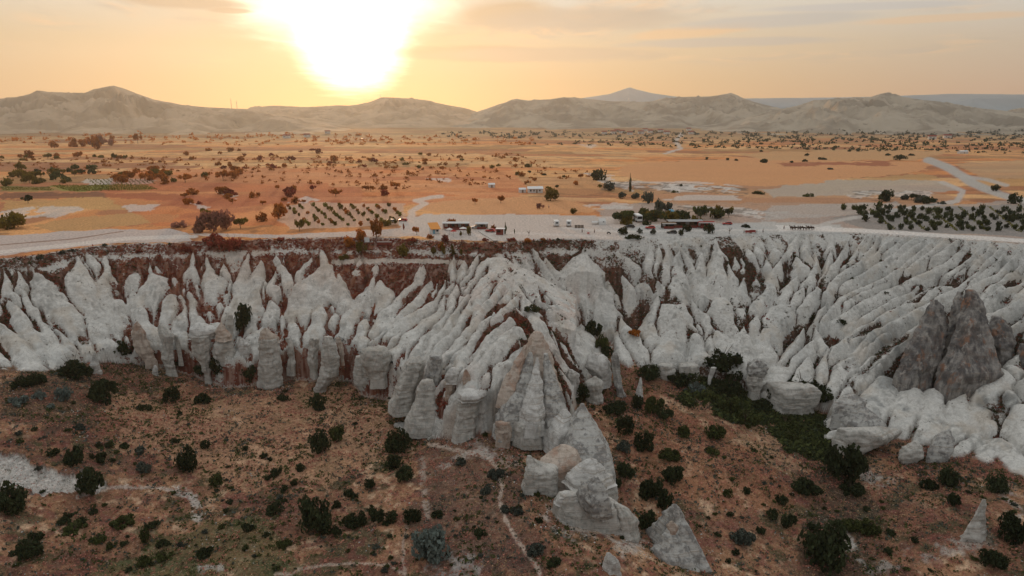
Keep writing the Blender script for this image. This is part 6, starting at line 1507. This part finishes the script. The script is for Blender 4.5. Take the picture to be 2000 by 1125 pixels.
# ------------------------------------------------------------------ buildings, vehicles, people and animals on the rim
MT = dict(white=simple_mat('white_paint', (.74, .73, .70), .5, .4, .1, 2), offwhite=simple_mat('canvas_white', (.66, .64, .60), .8, .1, .15, 1.5), red=simple_mat('red_cloth', (.38, .04, .035), .8, .1, .3, 2), darkred=simple_mat('dark_red_wall', (.22, .05, .04), .85, .1, .35, 1.5),
          orange=simple_mat('orange_canvas', (.72, .30, .08), .8, .1, .2, 1.5), glass=simple_mat('dark_glass', (.03, .035, .04), .12, .6), tyre=simple_mat('tyre_rubber', (.025, .025, .025), .9, .1), metal=simple_mat('grey_metal', (.30, .30, .30), .45, .4, .2, 3), carred=simple_mat('car_red', (.45, .03, .025), .35, .5),
          carblack=simple_mat('car_black', (.02, .02, .022), .3, .5), carwhite=simple_mat('car_white', (.70, .70, .68), .35, .5), carsilver=simple_mat('car_silver', (.42, .43, .44), .3, .5, metal=.5), wood=simple_mat('weathered_wood', (.20, .13, .08), .9, .1, .5, 3), concrete=simple_mat('pale_concrete', (.52, .47, .42), .9, .1, .25, .8),
          blue=simple_mat('blue_canvas', (.16, .36, .46), .8, .1, .15, 2), dark=simple_mat('dark_opening', (.02, .018, .016), .9, .1), horse=simple_mat('bay_horse_hide', (.055, .03, .02), .7, .2, .3, 2), horse2=simple_mat('black_horse_hide', (.018, .015, .014), .7, .2, .3, 2), skin=simple_mat('skin', (.42, .26, .18), .6, .3),
          shirt=simple_mat('pale_shirt', (.55, .53, .5), .8, .1), trousers=simple_mat('dark_trousers', (.04, .04, .05), .8, .1), grey=simple_mat('grey_board', (.33, .33, .32), .8, .1, .2, 2), pink=simple_mat('pink_plastic', (.6, .25, .22), .6, .2), seatred=simple_mat('red_rug', (.30, .06, .05), .9, .05, .4, 3))

def bmesh_obj(name, bm, mat, parent=None, smooth=False, bevel=0.0):
    if bevel:
        bmesh.ops.bevel(bm, geom=[e for e in bm.edges if e.calc_face_angle(0) > .6], offset=bevel, segments=2, affect='EDGES')
    me = bpy.data.meshes.new(name)
    bm.to_mesh(me); bm.free()
    for p in me.polygons: p.use_smooth = smooth
    me.materials.append(mat)
    return link(name, me, parent)

def add_box(bm, c, s, rz=0.0):
    m = bmesh.ops.create_cube(bm, size=1.0)['verts']
    cs, sn = math.cos(rz), math.sin(rz)
    for v in m:
        x, y, z = v.co.x * s[0], v.co.y * s[1], v.co.z * s[2]
        v.co = (c[0] + x * cs - y * sn, c[1] + x * sn + y * cs, c[2] + z)
    return m

def box(name, mat, parent, c, s, rz=0.0, bevel=.03):
    bm = bmesh.new(); add_box(bm, c, s, rz)
    return bmesh_obj(name, bm, mat, parent, bevel=min(bevel, min(s) * .25))

def prism(name, mat, parent, prof, x0, x1, bevel=0.0):
    """side profile (y, z) pushed through from x0 to x1"""
    bm = bmesh.new()
    a = [bm.verts.new((x0, y, z)) for y, z in prof]; b2 = [bm.verts.new((x1, y, z)) for y, z in prof]
    bm.faces.new(a[::-1]); bm.faces.new(b2)
    for k in range(len(prof)):
        j = (k + 1) % len(prof)
        bm.faces.new((a[k], a[j], b2[j], b2[k]))
    bmesh.ops.recalc_face_normals(bm, faces=bm.faces)
    return bmesh_obj(name, bm, mat, parent, bevel=bevel)

def cyl(name, mat, parent, c, r, h, axis='z', n=14, r2=None):
    bm = bmesh.new()
    vs = bmesh.ops.create_cone(bm, segments=n, radius1=r, radius2=r if r2 is None else r2, depth=h, cap_ends=True)['verts']
    for v in vs:
        x, y, z = v.co
        if axis == 'x': x, y, z = z, x, y
        elif axis == 'y': x, y, z = x, z, y
        v.co = (c[0] + x, c[1] + y, c[2] + z)
    return bmesh_obj(name, bm, mat, parent, smooth=False)

def spot(px, py):
    return at_plain(px, py) if py < 463 else ground(px, py)

def car(px, py, rz, paint, label, kind='car'):
    """length along local y, nose towards +y"""
    o = empty(kind if kind != 'car' else 'parked_car', spot(px, py), rz)
    tag(o, label, 'car', 'cars parked along the rim')
    prism('body', paint, o, [(-2.1, .35), (-2.15, .75), (-1.95, .92), (.9, .95), (1.9, .80), (2.12, .62), (2.12, .35)], -.86, .86, .05)
    cab = prism('cabin', paint, o, [(-1.9, .9), (-1.55, 1.42), (-.1, 1.47), (.95, .93)], -.76, .76, .05)
    prism('side_window', MT['glass'], cab, [(-1.6, .98), (-1.4, 1.34), (-.15, 1.38), (.6, .98)], -.775, .775)
    prism('windscreen', MT['glass'], cab, [(.16, 1.36), (.20, 1.38), (.90, .985), (.84, .97)], -.66, .66)
    for sx in (-1, 1):
        for sy in (-1.35, 1.35):
            w = cyl('wheel', MT['tyre'], o, (sx * .80, sy, .32), .32, .2, 'x')
            cyl('rim', MT['metal'], w, (sx * .905, sy, .32), .18, .02, 'x', 10)
        box('headlight', MT['white'], o, (sx * .6, 2.12, .66), (.3, .04, .12), bevel=.01)
    return o
car(787, 432, 1.45, MT['carred'], 'red and white car parked by the young orchard')
car(763, 434, 1.3, MT['carsilver'], 'small silver car half hidden by the orchard trees')
car(930, 446, 1.5, MT['carwhite'], 'white car parked beside the cafe canopy')
car(1420, 439, 1.5, MT['carred'], 'bright red car parked alone on the grey yard')
car(1270, 447, 1.4, MT['carred'], 'dark red car under the market trees')
car(1230, 445, 1.6, MT['carblack'], 'black car in the shade at the end of the market')
car(1312, 456, 1.5, MT['carblack'], 'long black car parked at the rim below the market')
car(958, 453, 1.2, MT['carred'], 'red car half hidden behind the cafe kiosk')

def caravan(px, py, rz, label):
    o = empty('caravan', spot(px, py), rz); tag(o, label, 'caravan', 'white caravans on the gravel yard')
    b_ = prism('body', MT['white'], o, [(-1.8, .5), (-1.9, 1.3), (-1.75, 2.5), (-1.4, 2.72), (1.5, 2.72), (1.9, 2.2), (1.95, .5)], -1.05, 1.05, .08)
    prism('rear_window', MT['glass'], b_, [(-1.93, 1.45), (-1.85, 2.1), (-1.80, 2.1), (-1.84, 1.45)], -.6, .6)
    box('side_window', MT['glass'], b_, (-1.06, .4, 1.75), (.03, 1.0, .5), bevel=.008)
    box('door', MT['grey'], b_, (1.06, -.5, 1.4), (.03, .6, 1.7), bevel=.008)
    box('bumper', MT['metal'], o, (0, -1.95, .52), (1.9, .12, .16))
    for sx in (-1, 1):
        w = cyl('wheel', MT['tyre'], o, (sx * .92, -.1, .36), .36, .22, 'x'); cyl('rim', MT['metal'], w, (sx * 1.035, -.1, .36), .2, .02, 'x', 10)
        box('tail_light', MT['red'], o, (sx * .85, -1.90, .85), (.14, .06, .25), bevel=.01)
    box('drawbar', MT['metal'], o, (0, 2.5, .45), (.1, 1.3, .08))
    return o
caravan(1086, 442, .15, 'white caravan with a small dark window, alone on the yard')
caravan(1111, 442, -.1, 'taller white caravan beside the three dark crates')
for q, px in enumerate((1125, 1131, 1137)):
    o = empty('crate', spot(px, 445), 0); tag(o, ('dark wooden crate next to the taller caravan', 'middle dark crate of the row of three', 'grey dark crate at the outer end of the row')[q], 'crate', 'three crates behind the caravan')
    box('crate_body', MT['grey'], o, (0, 0, .55), (1.15, 1.1, 1.1))
    for k in range(3):
        box('slat', MT['wood'], o, (0, -.58, .25 + k * .34), (1.1, .05, .2), bevel=.01)
    box('lid', MT['dark'], o, (0, 0, 1.12), (1.2, 1.15, .06), bevel=.01)
def tent(px, py, label):
    o = empty('tent', spot(px, py), .1); tag(o, label, 'tent')
    prism('tent_canvas', MT['offwhite'], o, [(-1.9, 0), (-1.5, 1.5), (0, 2.7), (1.5, 1.5), (1.9, 0)], -1.6, 1.6, .05)
    prism('awning', MT['offwhite'], o, [(-1.0, 1.0), (0, 1.55), (1.0, 1.0), (1.0, .92), (0, 1.46), (-1.0, .92)], -4.6, -1.6)
    box('door', MT['dark'], o, (1.62, -.3, .7), (.04, .9, 1.3), bevel=.01)
    box('window', MT['dark'], o, (.5, -1.58, 1.25), (.6, .05, .5), bevel=.01)
    for dx in (-4.5, -3):
        cyl('pole', MT['wood'], o, (dx, -.95, .5), .04, 1.0, 'z', 6)
tent(1175, 438, 'white ridge tent with a long side awning on the yard')

# cafe
def canopy(px, py, rz, w, d, h, mat_roof, mat_back, label, cat='canopy', posts=4, name='cafe_canopy'):
    o = empty(name, spot(px, py), rz); tag(o, label, cat)
    rf = prism('roof', mat_roof, o, [(-d / 2, h), (0, h + .35), (d / 2, h), (d / 2, h - .12), (-d / 2, h - .12)], -w / 2, w / 2)
    box('fascia', MT['white'], rf, (0, -d / 2 - .04, h - .12), (w, .06, .32), bevel=.01)
    box('back_wall', mat_back, o, (0, d / 2 - .15, h / 2 - .1), (w - .4, .15, h - .3), bevel=.01)
    for k in range(posts):
        x = -w / 2 + .2 + k * (w - .4) / (posts - 1)
        cyl('post', MT['wood'], o, (x, -d / 2 + .2, h / 2), .07, h, 'z', 6)
    for k in range(posts - 1):
        x = -w / 2 + (k + .5) * w / (posts - 1)
        box('window', MT['glass' if k % 2 else 'offwhite'], o, (x, d / 2 - .25, h * .5), (w / posts * .55, .06, h * .4), bevel=.01)
    box('counter', MT['darkred'], o, (0, -d / 2 + .5, .5), (w * .7, .5, 1.0), bevel=.02)
    return o
canopy(891, 448, .03, 11.5, 4.0, 3.0, MT['offwhite'], MT['darkred'], 'long cafe canopy with white roof edge and dark red wall', posts=5)
canopy(941, 447, .02, 5.5, 3.0, 2.5, MT['offwhite'], MT['wood'], 'low white roofed shelter next to the cafe canopy', 'shelter', name='shelter')
o = empty('roofed_hut', spot(848, 455), .35); tag(o, 'small hut with a bright orange mono-pitch roof beside the cafe', 'hut')
prism('roof', MT['orange'], o, [(-3.2, 2.1), (2.6, 4.0), (2.7, 3.85), (-3.1, 1.95)], -2.1, 2.1)
box('wall', MT['offwhite'], o, (0, -.4, 1.05), (3.2, 3.8, 2.1), bevel=.02)
box('door', MT['blue'], o, (-.6, -2.33, .9), (.8, .05, 1.8), bevel=.01)
box('window', MT['glass'], o, (.8, -2.33, 1.25), (.9, .05, .7), bevel=.01)
o = empty('kiosk', spot(976, 458), -.05); tag(o, 'red kiosk with flat white roof and a pale side post', 'kiosk')
box('wall', MT['darkred'], o, (0, 0, 1.2), (2.8, 2.2, 2.4), bevel=.02)
box('roof', MT['white'], o, (.3, 0, 2.48), (3.8, 2.8, .16), bevel=.02)
box('side_post', MT['white'], o, (1.75, -.8, 1.2), (.35, .5, 2.4), bevel=.02)
box('hatch', MT['dark'], o, (-.3, -1.12, 1.45), (1.4, .05, .8), bevel=.01)
def umbrella(px, py, label, mat, r=1.7, h=2.4):
    o = empty('parasol', spot(px, py), 0); tag(o, label, 'parasol')
    cyl('pole', MT['wood'], o, (0, 0, h / 2), .04, h, 'z', 6)
    cyl('canopy', mat, o, (0, 0, h + .25), r, .6, 'z', 12, .06)
umbrella(905, 457, 'white parasol in front of the cafe canopy', MT['offwhite'])
umbrella(878, 459, 'pale parasol beside the rust coloured tree', MT['offwhite'], 1.4)
umbrella(886, 463, 'red parasol on the cafe terrace', MT['red'], 1.4)
# viewing platform path at the head of the spur
o = empty('viewing_platform', spot(952, 462), 0); tag(o, 'pale concrete walkway running out to the head of the spur', 'walkway')
pa, pb = spot(938, 452), spot(968, 474)
bm = bmesh.new()
for k in range(6):
    a = pa.lerp(pb, (k + .5) / 6)
    z = max(float(Zat(a.x, a.y)), -.4) + .16
    rz = math.atan2(pb.y - pa.y, pb.x - pa.x)
    box('slab', MT['concrete'], o, (a.x - o.location.x, a.y - o.location.y, z - o.location.z), ((pb - pa).length / 6 - .06, 1.8, .3), rz, .02)
# info board and a low red wall on the terrace
o = empty('notice_board', spot(717, 477), .1); tag(o, 'white notice board standing on the terrace below the rim', 'sign')
box('board', MT['white'], o, (0, 0, 1.7), (2.0, .1, 2.0), bevel=.02)
for sx in (-.8, .8): cyl('post', MT['metal'], o, (sx, .08, .6), .06, 1.4, 'z', 6)
o = link('low_wall', None); o.location = spot(751, 478); tag(o, 'low dark red wall on the terrace', 'wall')
box('wall_body', MT['darkred'], o, (0, 0, .5), (5.6, .8, 1.2), bevel=.03)
box('coping', MT['concrete'], o, (0, 0, 1.13), (5.8, .95, .1), bevel=.02)
# market
canopy(1336, 444, 0, 15, 4.5, 3.1, MT['grey'], MT['wood'], 'long grey roofed market stall under the dark trees', 'market stall', 5, 'market_stall')
canopy(1378, 445, 0, 7, 3.5, 2.6, MT['seatred'], MT['red'], 'red draped market stall at the end of the trees', 'market stall', 4, 'market_stall')
canopy(1305, 446, 0, 6, 3.2, 2.4, MT['wood'], MT['dark'], 'dark wooden market stall beside the grey roofed one', 'market stall', 3, 'market_stall')
o = empty('bus', spot(1245, 432), .1); tag(o, 'white and blue grey bus parked behind the market trees', 'bus')
prism('body', MT['white'], o, [(-3.6, .5), (-3.65, 3.0), (-3.4, 3.25), (3.4, 3.25), (3.65, 2.6), (3.7, .5)], -1.25, 1.25, .08)
box('windscreen', MT['glass'], o, (0, -3.66, 2.1), (2.2, .06, 1.2), bevel=.01)
for sx in (-1.26, 1.26): box('side_window', MT['glass'], o, (sx, 0, 2.2), (.04, 6.2, .9), bevel=.01)
for sx in (-1, 1):
    for sy in (-2.3, 2.3): cyl('wheel', MT['tyre'], o, (sx * 1.12, sy, .48), .48, .3, 'x')
o = empty('dome_tent', spot(1310, 416), 0); tag(o, 'pale blue dome tent above the market trees', 'tent')
bm = bmesh.new(); bmesh.ops.create_uvsphere(bm, u_segments=16, v_segments=8, radius=1.0)
for v in bm.verts: v.co = (v.co.x * 2.2, v.co.y * 2.0, max(v.co.z, 0) * 1.9)
bmesh_obj('canvas', bm, MT['blue'], o, True)
bm = bmesh.new(); add_box(bm, (0, -1.95, .5), (.9, .1, 1.0)); bmesh_obj('door', bm, MT['dark'], o)
# farmhouse in the fields
o = empty('farmhouse', spot(1045, 376), .1); tag(o, 'white roofed farmhouse beside the broad dark tree', 'house')
box('wall', MT['offwhite'], o, (0, 0, 1.3), (9, 5, 2.6), bevel=.02)
rf = prism('roof', MT['white'], o, [(-2.9, 2.6), (0, 3.9), (2.9, 2.6), (2.9, 2.45), (-2.9, 2.45)], -4.9, 4.9)
box('chimney', MT['concrete'], rf, (2.5, .6, 3.9), (.5, .5, 1.2))
for x in (-3, -1, 2.6): w = box('window', MT['glass'], o, (x, -2.53, 1.5), (.9, .06, .9), bevel=.01); box('frame', MT['wood'], w, (x, -2.55, 1.02), (1.1, .08, .08), bevel=.01)
box('door', MT['wood'], o, (.8, -2.53, 1.0), (.9, .06, 2.0), bevel=.01)
for q, (px, py, lab) in enumerate(((1020, 376, 'tiny white shed left of the farmhouse'), (960, 366, 'small pale cabin alone in the middle fields'), (1880, 300, 'long white barn among the far trees'))):
    o = empty('shed', spot(px, py), .2); tag(o, lab, 'shed')
    s = (4, 3, 2) if q < 2 else (12, 5, 3)
    box('wall', MT['offwhite'], o, (0, 0, s[2] / 2), s, bevel=.02)
    prism('roof', MT['white'], o, [(-s[1] / 2 - .3, s[2]), (0, s[2] + 1), (s[1] / 2 + .3, s[2]), (0, s[2] + .8)], -s[0] / 2 - .3, s[0] / 2 + .3)
    box('door', MT['wood'], o, (0, -s[1] / 2 - .03, .9), (.9, .05, 1.8), bevel=.01)
# far village houses at the foot of the range
HC = [(1180, 262), (1205, 258), (1198, 261), (1230, 262), (1252, 261), (1270, 259), (1290, 258), (1302, 262), (1350, 262), (560, 270), (600, 268), (640, 262), (850, 242), (1345, 255), (1820, 272), (1850, 270), (1260, 256), (1215, 260)]
for q, (px, py) in enumerate(HC):
    p = at_plain(px, py); o = empty('house', p, rng.uniform(-.4, .4))
    tag(o, 'tiny pale house of the far village below the hills', 'house', 'houses of the far village')
    if q == 0:
        hw = box('wall', MT['offwhite'], o, (0, 0, 3), (14, 9, 6), bevel=.05); hr = prism('roof', MT['darkred'], o, [(-5.2, 6), (0, 8.5), (5.2, 6), (5.2, 5.8), (-5.2, 5.8)], -7.5, 7.5)
        hwin = box('window', MT['glass'], o, (-3, -4.55, 3.6), (1.6, .1, 1.6), bevel=.02); hdat = (hw.data, hr.data, hwin.data)
    else:
        for nm, d in zip(('wall', 'roof', 'window'), hdat): link(nm, d, o)
# masts on the hill crests
for px, base, top, Y_, lab in ((452, 210, 192, 3080, 'tall thin mast on the left hill crest'), (463, 211, 196, 3080, 'shorter thin mast beside the tall one'), (743, 190, 184, 4380, 'small mast on the low hazy hill'), (1228, 197, 189, 4080, 'lattice mast on the broad grey range')):
    a = at_y(px, base, Y_); b2 = at_y(px, top, Y_); h = b2[2] - a[2]
    o = empty('radio_mast', (a[0], a[1], a[2] - 3), 0); tag(o, lab, 'mast')
    cyl('pole', MT['metal'], o, (0, 0, h / 2), 1.1, h + 6, 'z', 6, .5)
    for k in (.6, .8): cyl('antenna', MT['white'], o, (0, 0, h * k), 1.7, 2.5, 'z', 8)

# skinned figures
def skin_obj(name, verts, edges, radii, mat, parent=None, root=0, sub=1):
    me = bpy.data.meshes.new(name); me.from_pydata(verts, edges, []); me.update()
    o = link(name, me, parent)
    sk = o.modifiers.new('skin', 'SKIN')
    for k, r in enumerate(radii):
        d = me.skin_vertices[0].data[k]; d.radius = (r, r) if not isinstance(r, tuple) else r
        d.use_root = (k == root)
    if sub:
        m = o.modifiers.new('sub', 'SUBSURF'); m.levels = sub; m.render_levels = sub
    me.materials.append(mat)
    return o

def freeze(o):
    dg = bpy.context.evaluated_depsgraph_get()
    me = bpy.data.meshes.new_from_object(o.evaluated_get(dg))
    o.modifiers.clear(); o.data = me
    for p in me.polygons: p.use_smooth = True
    return o

def horse_parts():
    V = [(0, -.55, 1.12), (0, -.1, 1.08), (0, .4, 1.12), (0, .72, 1.38), (0, .98, 1.72), (0, 1.22, 1.62), (0, 1.42, 1.42)]
    E_ = [(0, 1), (1, 2), (2, 3), (3, 4), (4, 5), (5, 6)]; Rr = [.27, .29, .27, .17, .13, .11, .07]
    def chain(start, pts, rs):
        prev = start
        for p, r in zip(pts, rs):
            V.append(p); Rr.append(r); E_.append((prev, len(V) - 1)); prev = len(V) - 1
    for sx in (-1, 1):
        chain(2, [(sx * .16, .42, .80), (sx * .16, .44, .48), (sx * .16, .42, .12), (sx * .16, .47, .03)], [.12, .07, .05, .06])
        chain(0, [(sx * .17, -.55, .88), (sx * .17, -.40, .72), (sx * .17, -.68, .48), (sx * .17, -.64, .12), (sx * .17, -.58, .03)], [.17, .12, .06, .05, .06])
        V.append((sx * .06, .99, 1.90)); Rr.append(.03); E_.append((4, len(V) - 1))
    b_ = freeze(skin_obj('body', V, E_, Rr, MT['horse'], None, 1))
    t_ = freeze(skin_obj('tail', [(0, -.8, 1.25), (0, -.95, 1.0), (0, -.95, .55)], [(0, 1), (1, 2)], [.06, .09, .04], MT['horse2']))
    m_ = freeze(skin_obj('mane', [(0, .62, 1.52), (0, .80, 1.74), (0, .94, 1.88)], [(0, 1), (1, 2)], [.05, .07, .05], MT['horse2']))
    return b_, t_, m_
hp = horse_parts()
hx = [1545, 1550, 1555, 1561, 1566, 1571, 1577, 1583, 1587]
HN = ['first dark horse at the left end of the tethered line', 'second horse of the tethered line, standing sideways', 'third horse of the line with lowered head', 'bay horse fourth in the line', 'dark horse in the middle of the line', 'bay horse just past the middle of the line', 'seventh horse in the line, turned away', 'dark horse next to the last in the line', 'last horse at the right end of the tethered line']
for q, px in enumerate(hx):
    o = empty('horse', spot(px, 449 + (q % 2) * .6), rng.uniform(1.2, 1.9) if q % 3 else 0.3)
    tag(o, HN[q], 'horse', 'horses tethered on the pale track')
    for pt in hp:
        if q == 0: pt.parent = o
        else:
            c = pt.copy(); col.objects.link(c); c.parent = o
            if pt is hp[0] and q % 2 == 0:
                pass
def person_parts():
    V = [(0, 0, .95), (0, 0, 1.2), (0, 0, 1.42), (0, 0, 1.54), (0, .02, 1.66), (0, .02, 1.76)]
    E_ = [(0, 1), (1, 2), (2, 3), (3, 4), (4, 5)]; Rr = [(.16, .11), (.15, .10), (.17, .10), .055, .095, .07]
    for sx in (-1, 1):
        k = len(V)
        V += [(sx * .10, 0, .88), (sx * .11, .02, .48), (sx * .11, -.01, .08), (sx * .12, .12, .04)]; Rr += [.10, .07, .05, .045]; E_ += [(0, k), (k, k + 1), (k + 1, k + 2), (k + 2, k + 3)]
        k = len(V)
        V += [(sx * .20, 0, 1.40), (sx * .25, -.02, 1.13), (sx * .26, .07, .88), (sx * .26, .09, .78)]; Rr += [.06, .045, .035, .035]; E_ += [(2, k), (k, k + 1), (k + 1, k + 2), (k + 2, k + 3)]
    b_ = freeze(skin_obj('body', V, E_, Rr, MT['skin'], None, 0))
    s_ = freeze(skin_obj('shirt', [(0, 0, .98), (0, 0, 1.2), (0, 0, 1.40), (-.2, 0, 1.40), (-.25, -.02, 1.15), (.2, 0, 1.40), (.25, -.02, 1.15)], [(0, 1), (1, 2), (2, 3), (3, 4), (2, 5), (5, 6)], [(.175, .125), (.165, .115), (.185, .115), .075, .06, .075, .06], MT['shirt'], None, 1))
    t_ = freeze(skin_obj('trousers', [(0, 0, .95), (.1, 0, .86), (.11, .02, .48), (.11, -.01, .12), (-.1, 0, .86), (-.11, .02, .48), (-.11, -.01, .12)], [(0, 1), (1, 2), (2, 3), (0, 4), (4, 5), (5, 6)], [(.17, .12), .115, .085, .065, .115, .085, .065], MT['trousers'], None, 0))
    h_ = freeze(skin_obj('hair', [(0, -.02, 1.70), (0, -.01, 1.80)], [(0, 1)], [.09, .07], MT['carblack'], None, 0))
    return b_, s_, t_, h_
pp = person_parts()
for q, (px, py, lab) in enumerate(((1137, 454.5, 'person in a pale shirt standing on the gravel yard'), (1161, 455, 'person in dark trousers alone on the yard'), (1072, 407, 'person walking at the far edge of the orange field'), (1453, 456, 'person at the rim near the red rugs'), (1490, 455, 'person standing by the small round tree on the rim'), (1478, 456, 'person seated spot visitor close to the rim edge'), (1531, 448, 'person tending the line of horses'))):
    o = empty('person', spot(px, py), rng.uniform(0, 6.2)); tag(o, lab.replace('seated spot visitor', 'standing'), 'person', 'people on the plateau')
    for pt in pp:
        if q == 0: pt.parent = o
        else:
            c = pt.copy(); col.objects.link(c); c.parent = o
# small furniture on the rim
def bench(px, py, label):
    o = empty('rug_covered_bench', spot(px, py), .05); tag(o, label, 'bench')
    box('seat', MT['seatred'], o, (0, 0, .5), (2.6, .8, .18), bevel=.03); box('backrest', MT['seatred'], o, (0, .38, .9), (2.6, .14, .7), bevel=.03)
    for sx in (-1.1, 1.1): box('leg', MT['wood'], o, (sx, 0, .21), (.12, .6, .42), bevel=.01)
bench(1462, 456, 'red rug covered bench facing the canyon')
bench(1470, 457, 'second red bench close to the rim edge')
o = empty('motorbike', spot(1189, 457), .9); tag(o, 'dark motorbike parked near the rim', 'motorbike')
for sy in (-.65, .65): w = cyl('wheel', MT['tyre'], o, (0, sy, .32), .32, .12, 'x'); cyl('rim', MT['metal'], w, (0, sy, .32), .18, .14, 'x', 8)
box('frame', MT['carblack'], o, (0, 0, .6), (.22, .9, .3)); box('seat', MT['trousers'], o, (0, -.3, .85), (.26, .7, .12)); cyl('handlebar', MT['metal'], o, (0, .5, 1.05), .03, .7, 'x', 6); cyl('fork', MT['metal'], o, (0, .6, .68), .04, .8, 'z', 6)
box('tank', MT['carblack'], o, (0, .18, .86), (.24, .45, .2))
o = empty('water_tank', spot(1149, 457), 0); tag(o, 'pink plastic water tank on the yard', 'tank')
cyl('tank_body', MT['pink'], o, (0, 0, .45), .5, .7, 'z', 14); cyl('lid', MT['grey'], o, (0, 0, .84), .25, .08, 'z', 12)
for dx in (-.35, .35): box('leg', MT['metal'], o, (dx, 0, .05), (.1, .5, .1), bevel=.01)
# bare small trees on the rim
for px, py, h, lab in ((1033, 461, 11, 'bare leafless little tree standing on the yard edge'), (1424, 457, 12, 'bare leafless sapling beside the benches')):
    p = spot(px, py); H = px_size(p, h); r_ = np.random.default_rng(int(px)); v, f = [], []
    tube(v, f, (0, 0, -.1), (.02, 0, .45), .04, .03)
    for k in range(9):
        t = r_.uniform(0, 6.28); z = r_.uniform(.35, .5); e_ = (math.cos(t) * .35, math.sin(t) * .35, r_.uniform(.7, 1.0)); tube(v, f, (.02, 0, z), e_, .025, .012, 4)
        tube(v, f, e_, (e_[0] * 1.4, e_[1] * 1.2, e_[2] + .12), .012, .005, 4)
    o = empty('bare_tree', p, 0); tag(o, lab, 'tree'); o.scale = (H, H, H)
    link('trunk', mesh_np('trunk', np.array(v[:12]), np.array(f[:6]), [M_bark]), o)
    link('branches', mesh_np('branches', np.array(v[12:]), np.array(f[6:]) - 12, [M_bark]), o)
# the small light aircraft low over the fields
o = empty('light_aircraft', at_y(708, 271, 1150).tolist(), 1.5); tag(o, 'small white light aircraft flying low over the glowing fields', 'aircraft')
o.scale = (1.0, 1.0, 1.0)
freeze(skin_obj('fuselage', [(0, -4, .3), (0, -1, .1), (0, 1.5, 0), (0, 3.2, -.1)], [(0, 1), (1, 2), (2, 3)], [.15, .45, .6, .35], MT['carwhite'], o, 1))
box('wing', MT['carwhite'], o, (0, 1.2, .7), (10.5, 1.4, .16)); box('tailplane', MT['carwhite'], o, (0, -3.8, .4), (3.2, .8, .1)); box('fin', MT['carred'], o, (0, -3.8, 1.0), (.1, .9, 1.2))
cyl('propeller', MT['metal'], o, (0, 3.6, -.1), .06, 1.8, 'x', 6)
# ------------------------------------------------------------------ the hazy evening air
def make_haze():
    m, b = new_mat('evening_haze')
    out = b.n('ShaderNodeOutputMaterial')
    v = b.n('ShaderNodeVolumePrincipled')
    v.inputs['Color'].default_value = (.80, .84, .83, 1)
    v.inputs['Density'].default_value = HAZE_D
    v.inputs['Anisotropy'].default_value = .58
    b.link(v.outputs[0], out.inputs['Volume'])
    bm = bmesh.new()
    bmesh.ops.create_cube(bm, size=1.0)
    for vv in bm.verts:
        vv.co = Vector((vv.co.x * 18400, vv.co.y * 18400, -67.5 + (vv.co.z + .5) * 900))
    me = bpy.data.meshes.new('haze'); bm.to_mesh(me); bm.free()
    me.materials.append(m)
    tag(link('haze', me), 'thin warm evening haze over the plain', kind='stuff')
HAZE_D = 6.2e-5
make_haze()
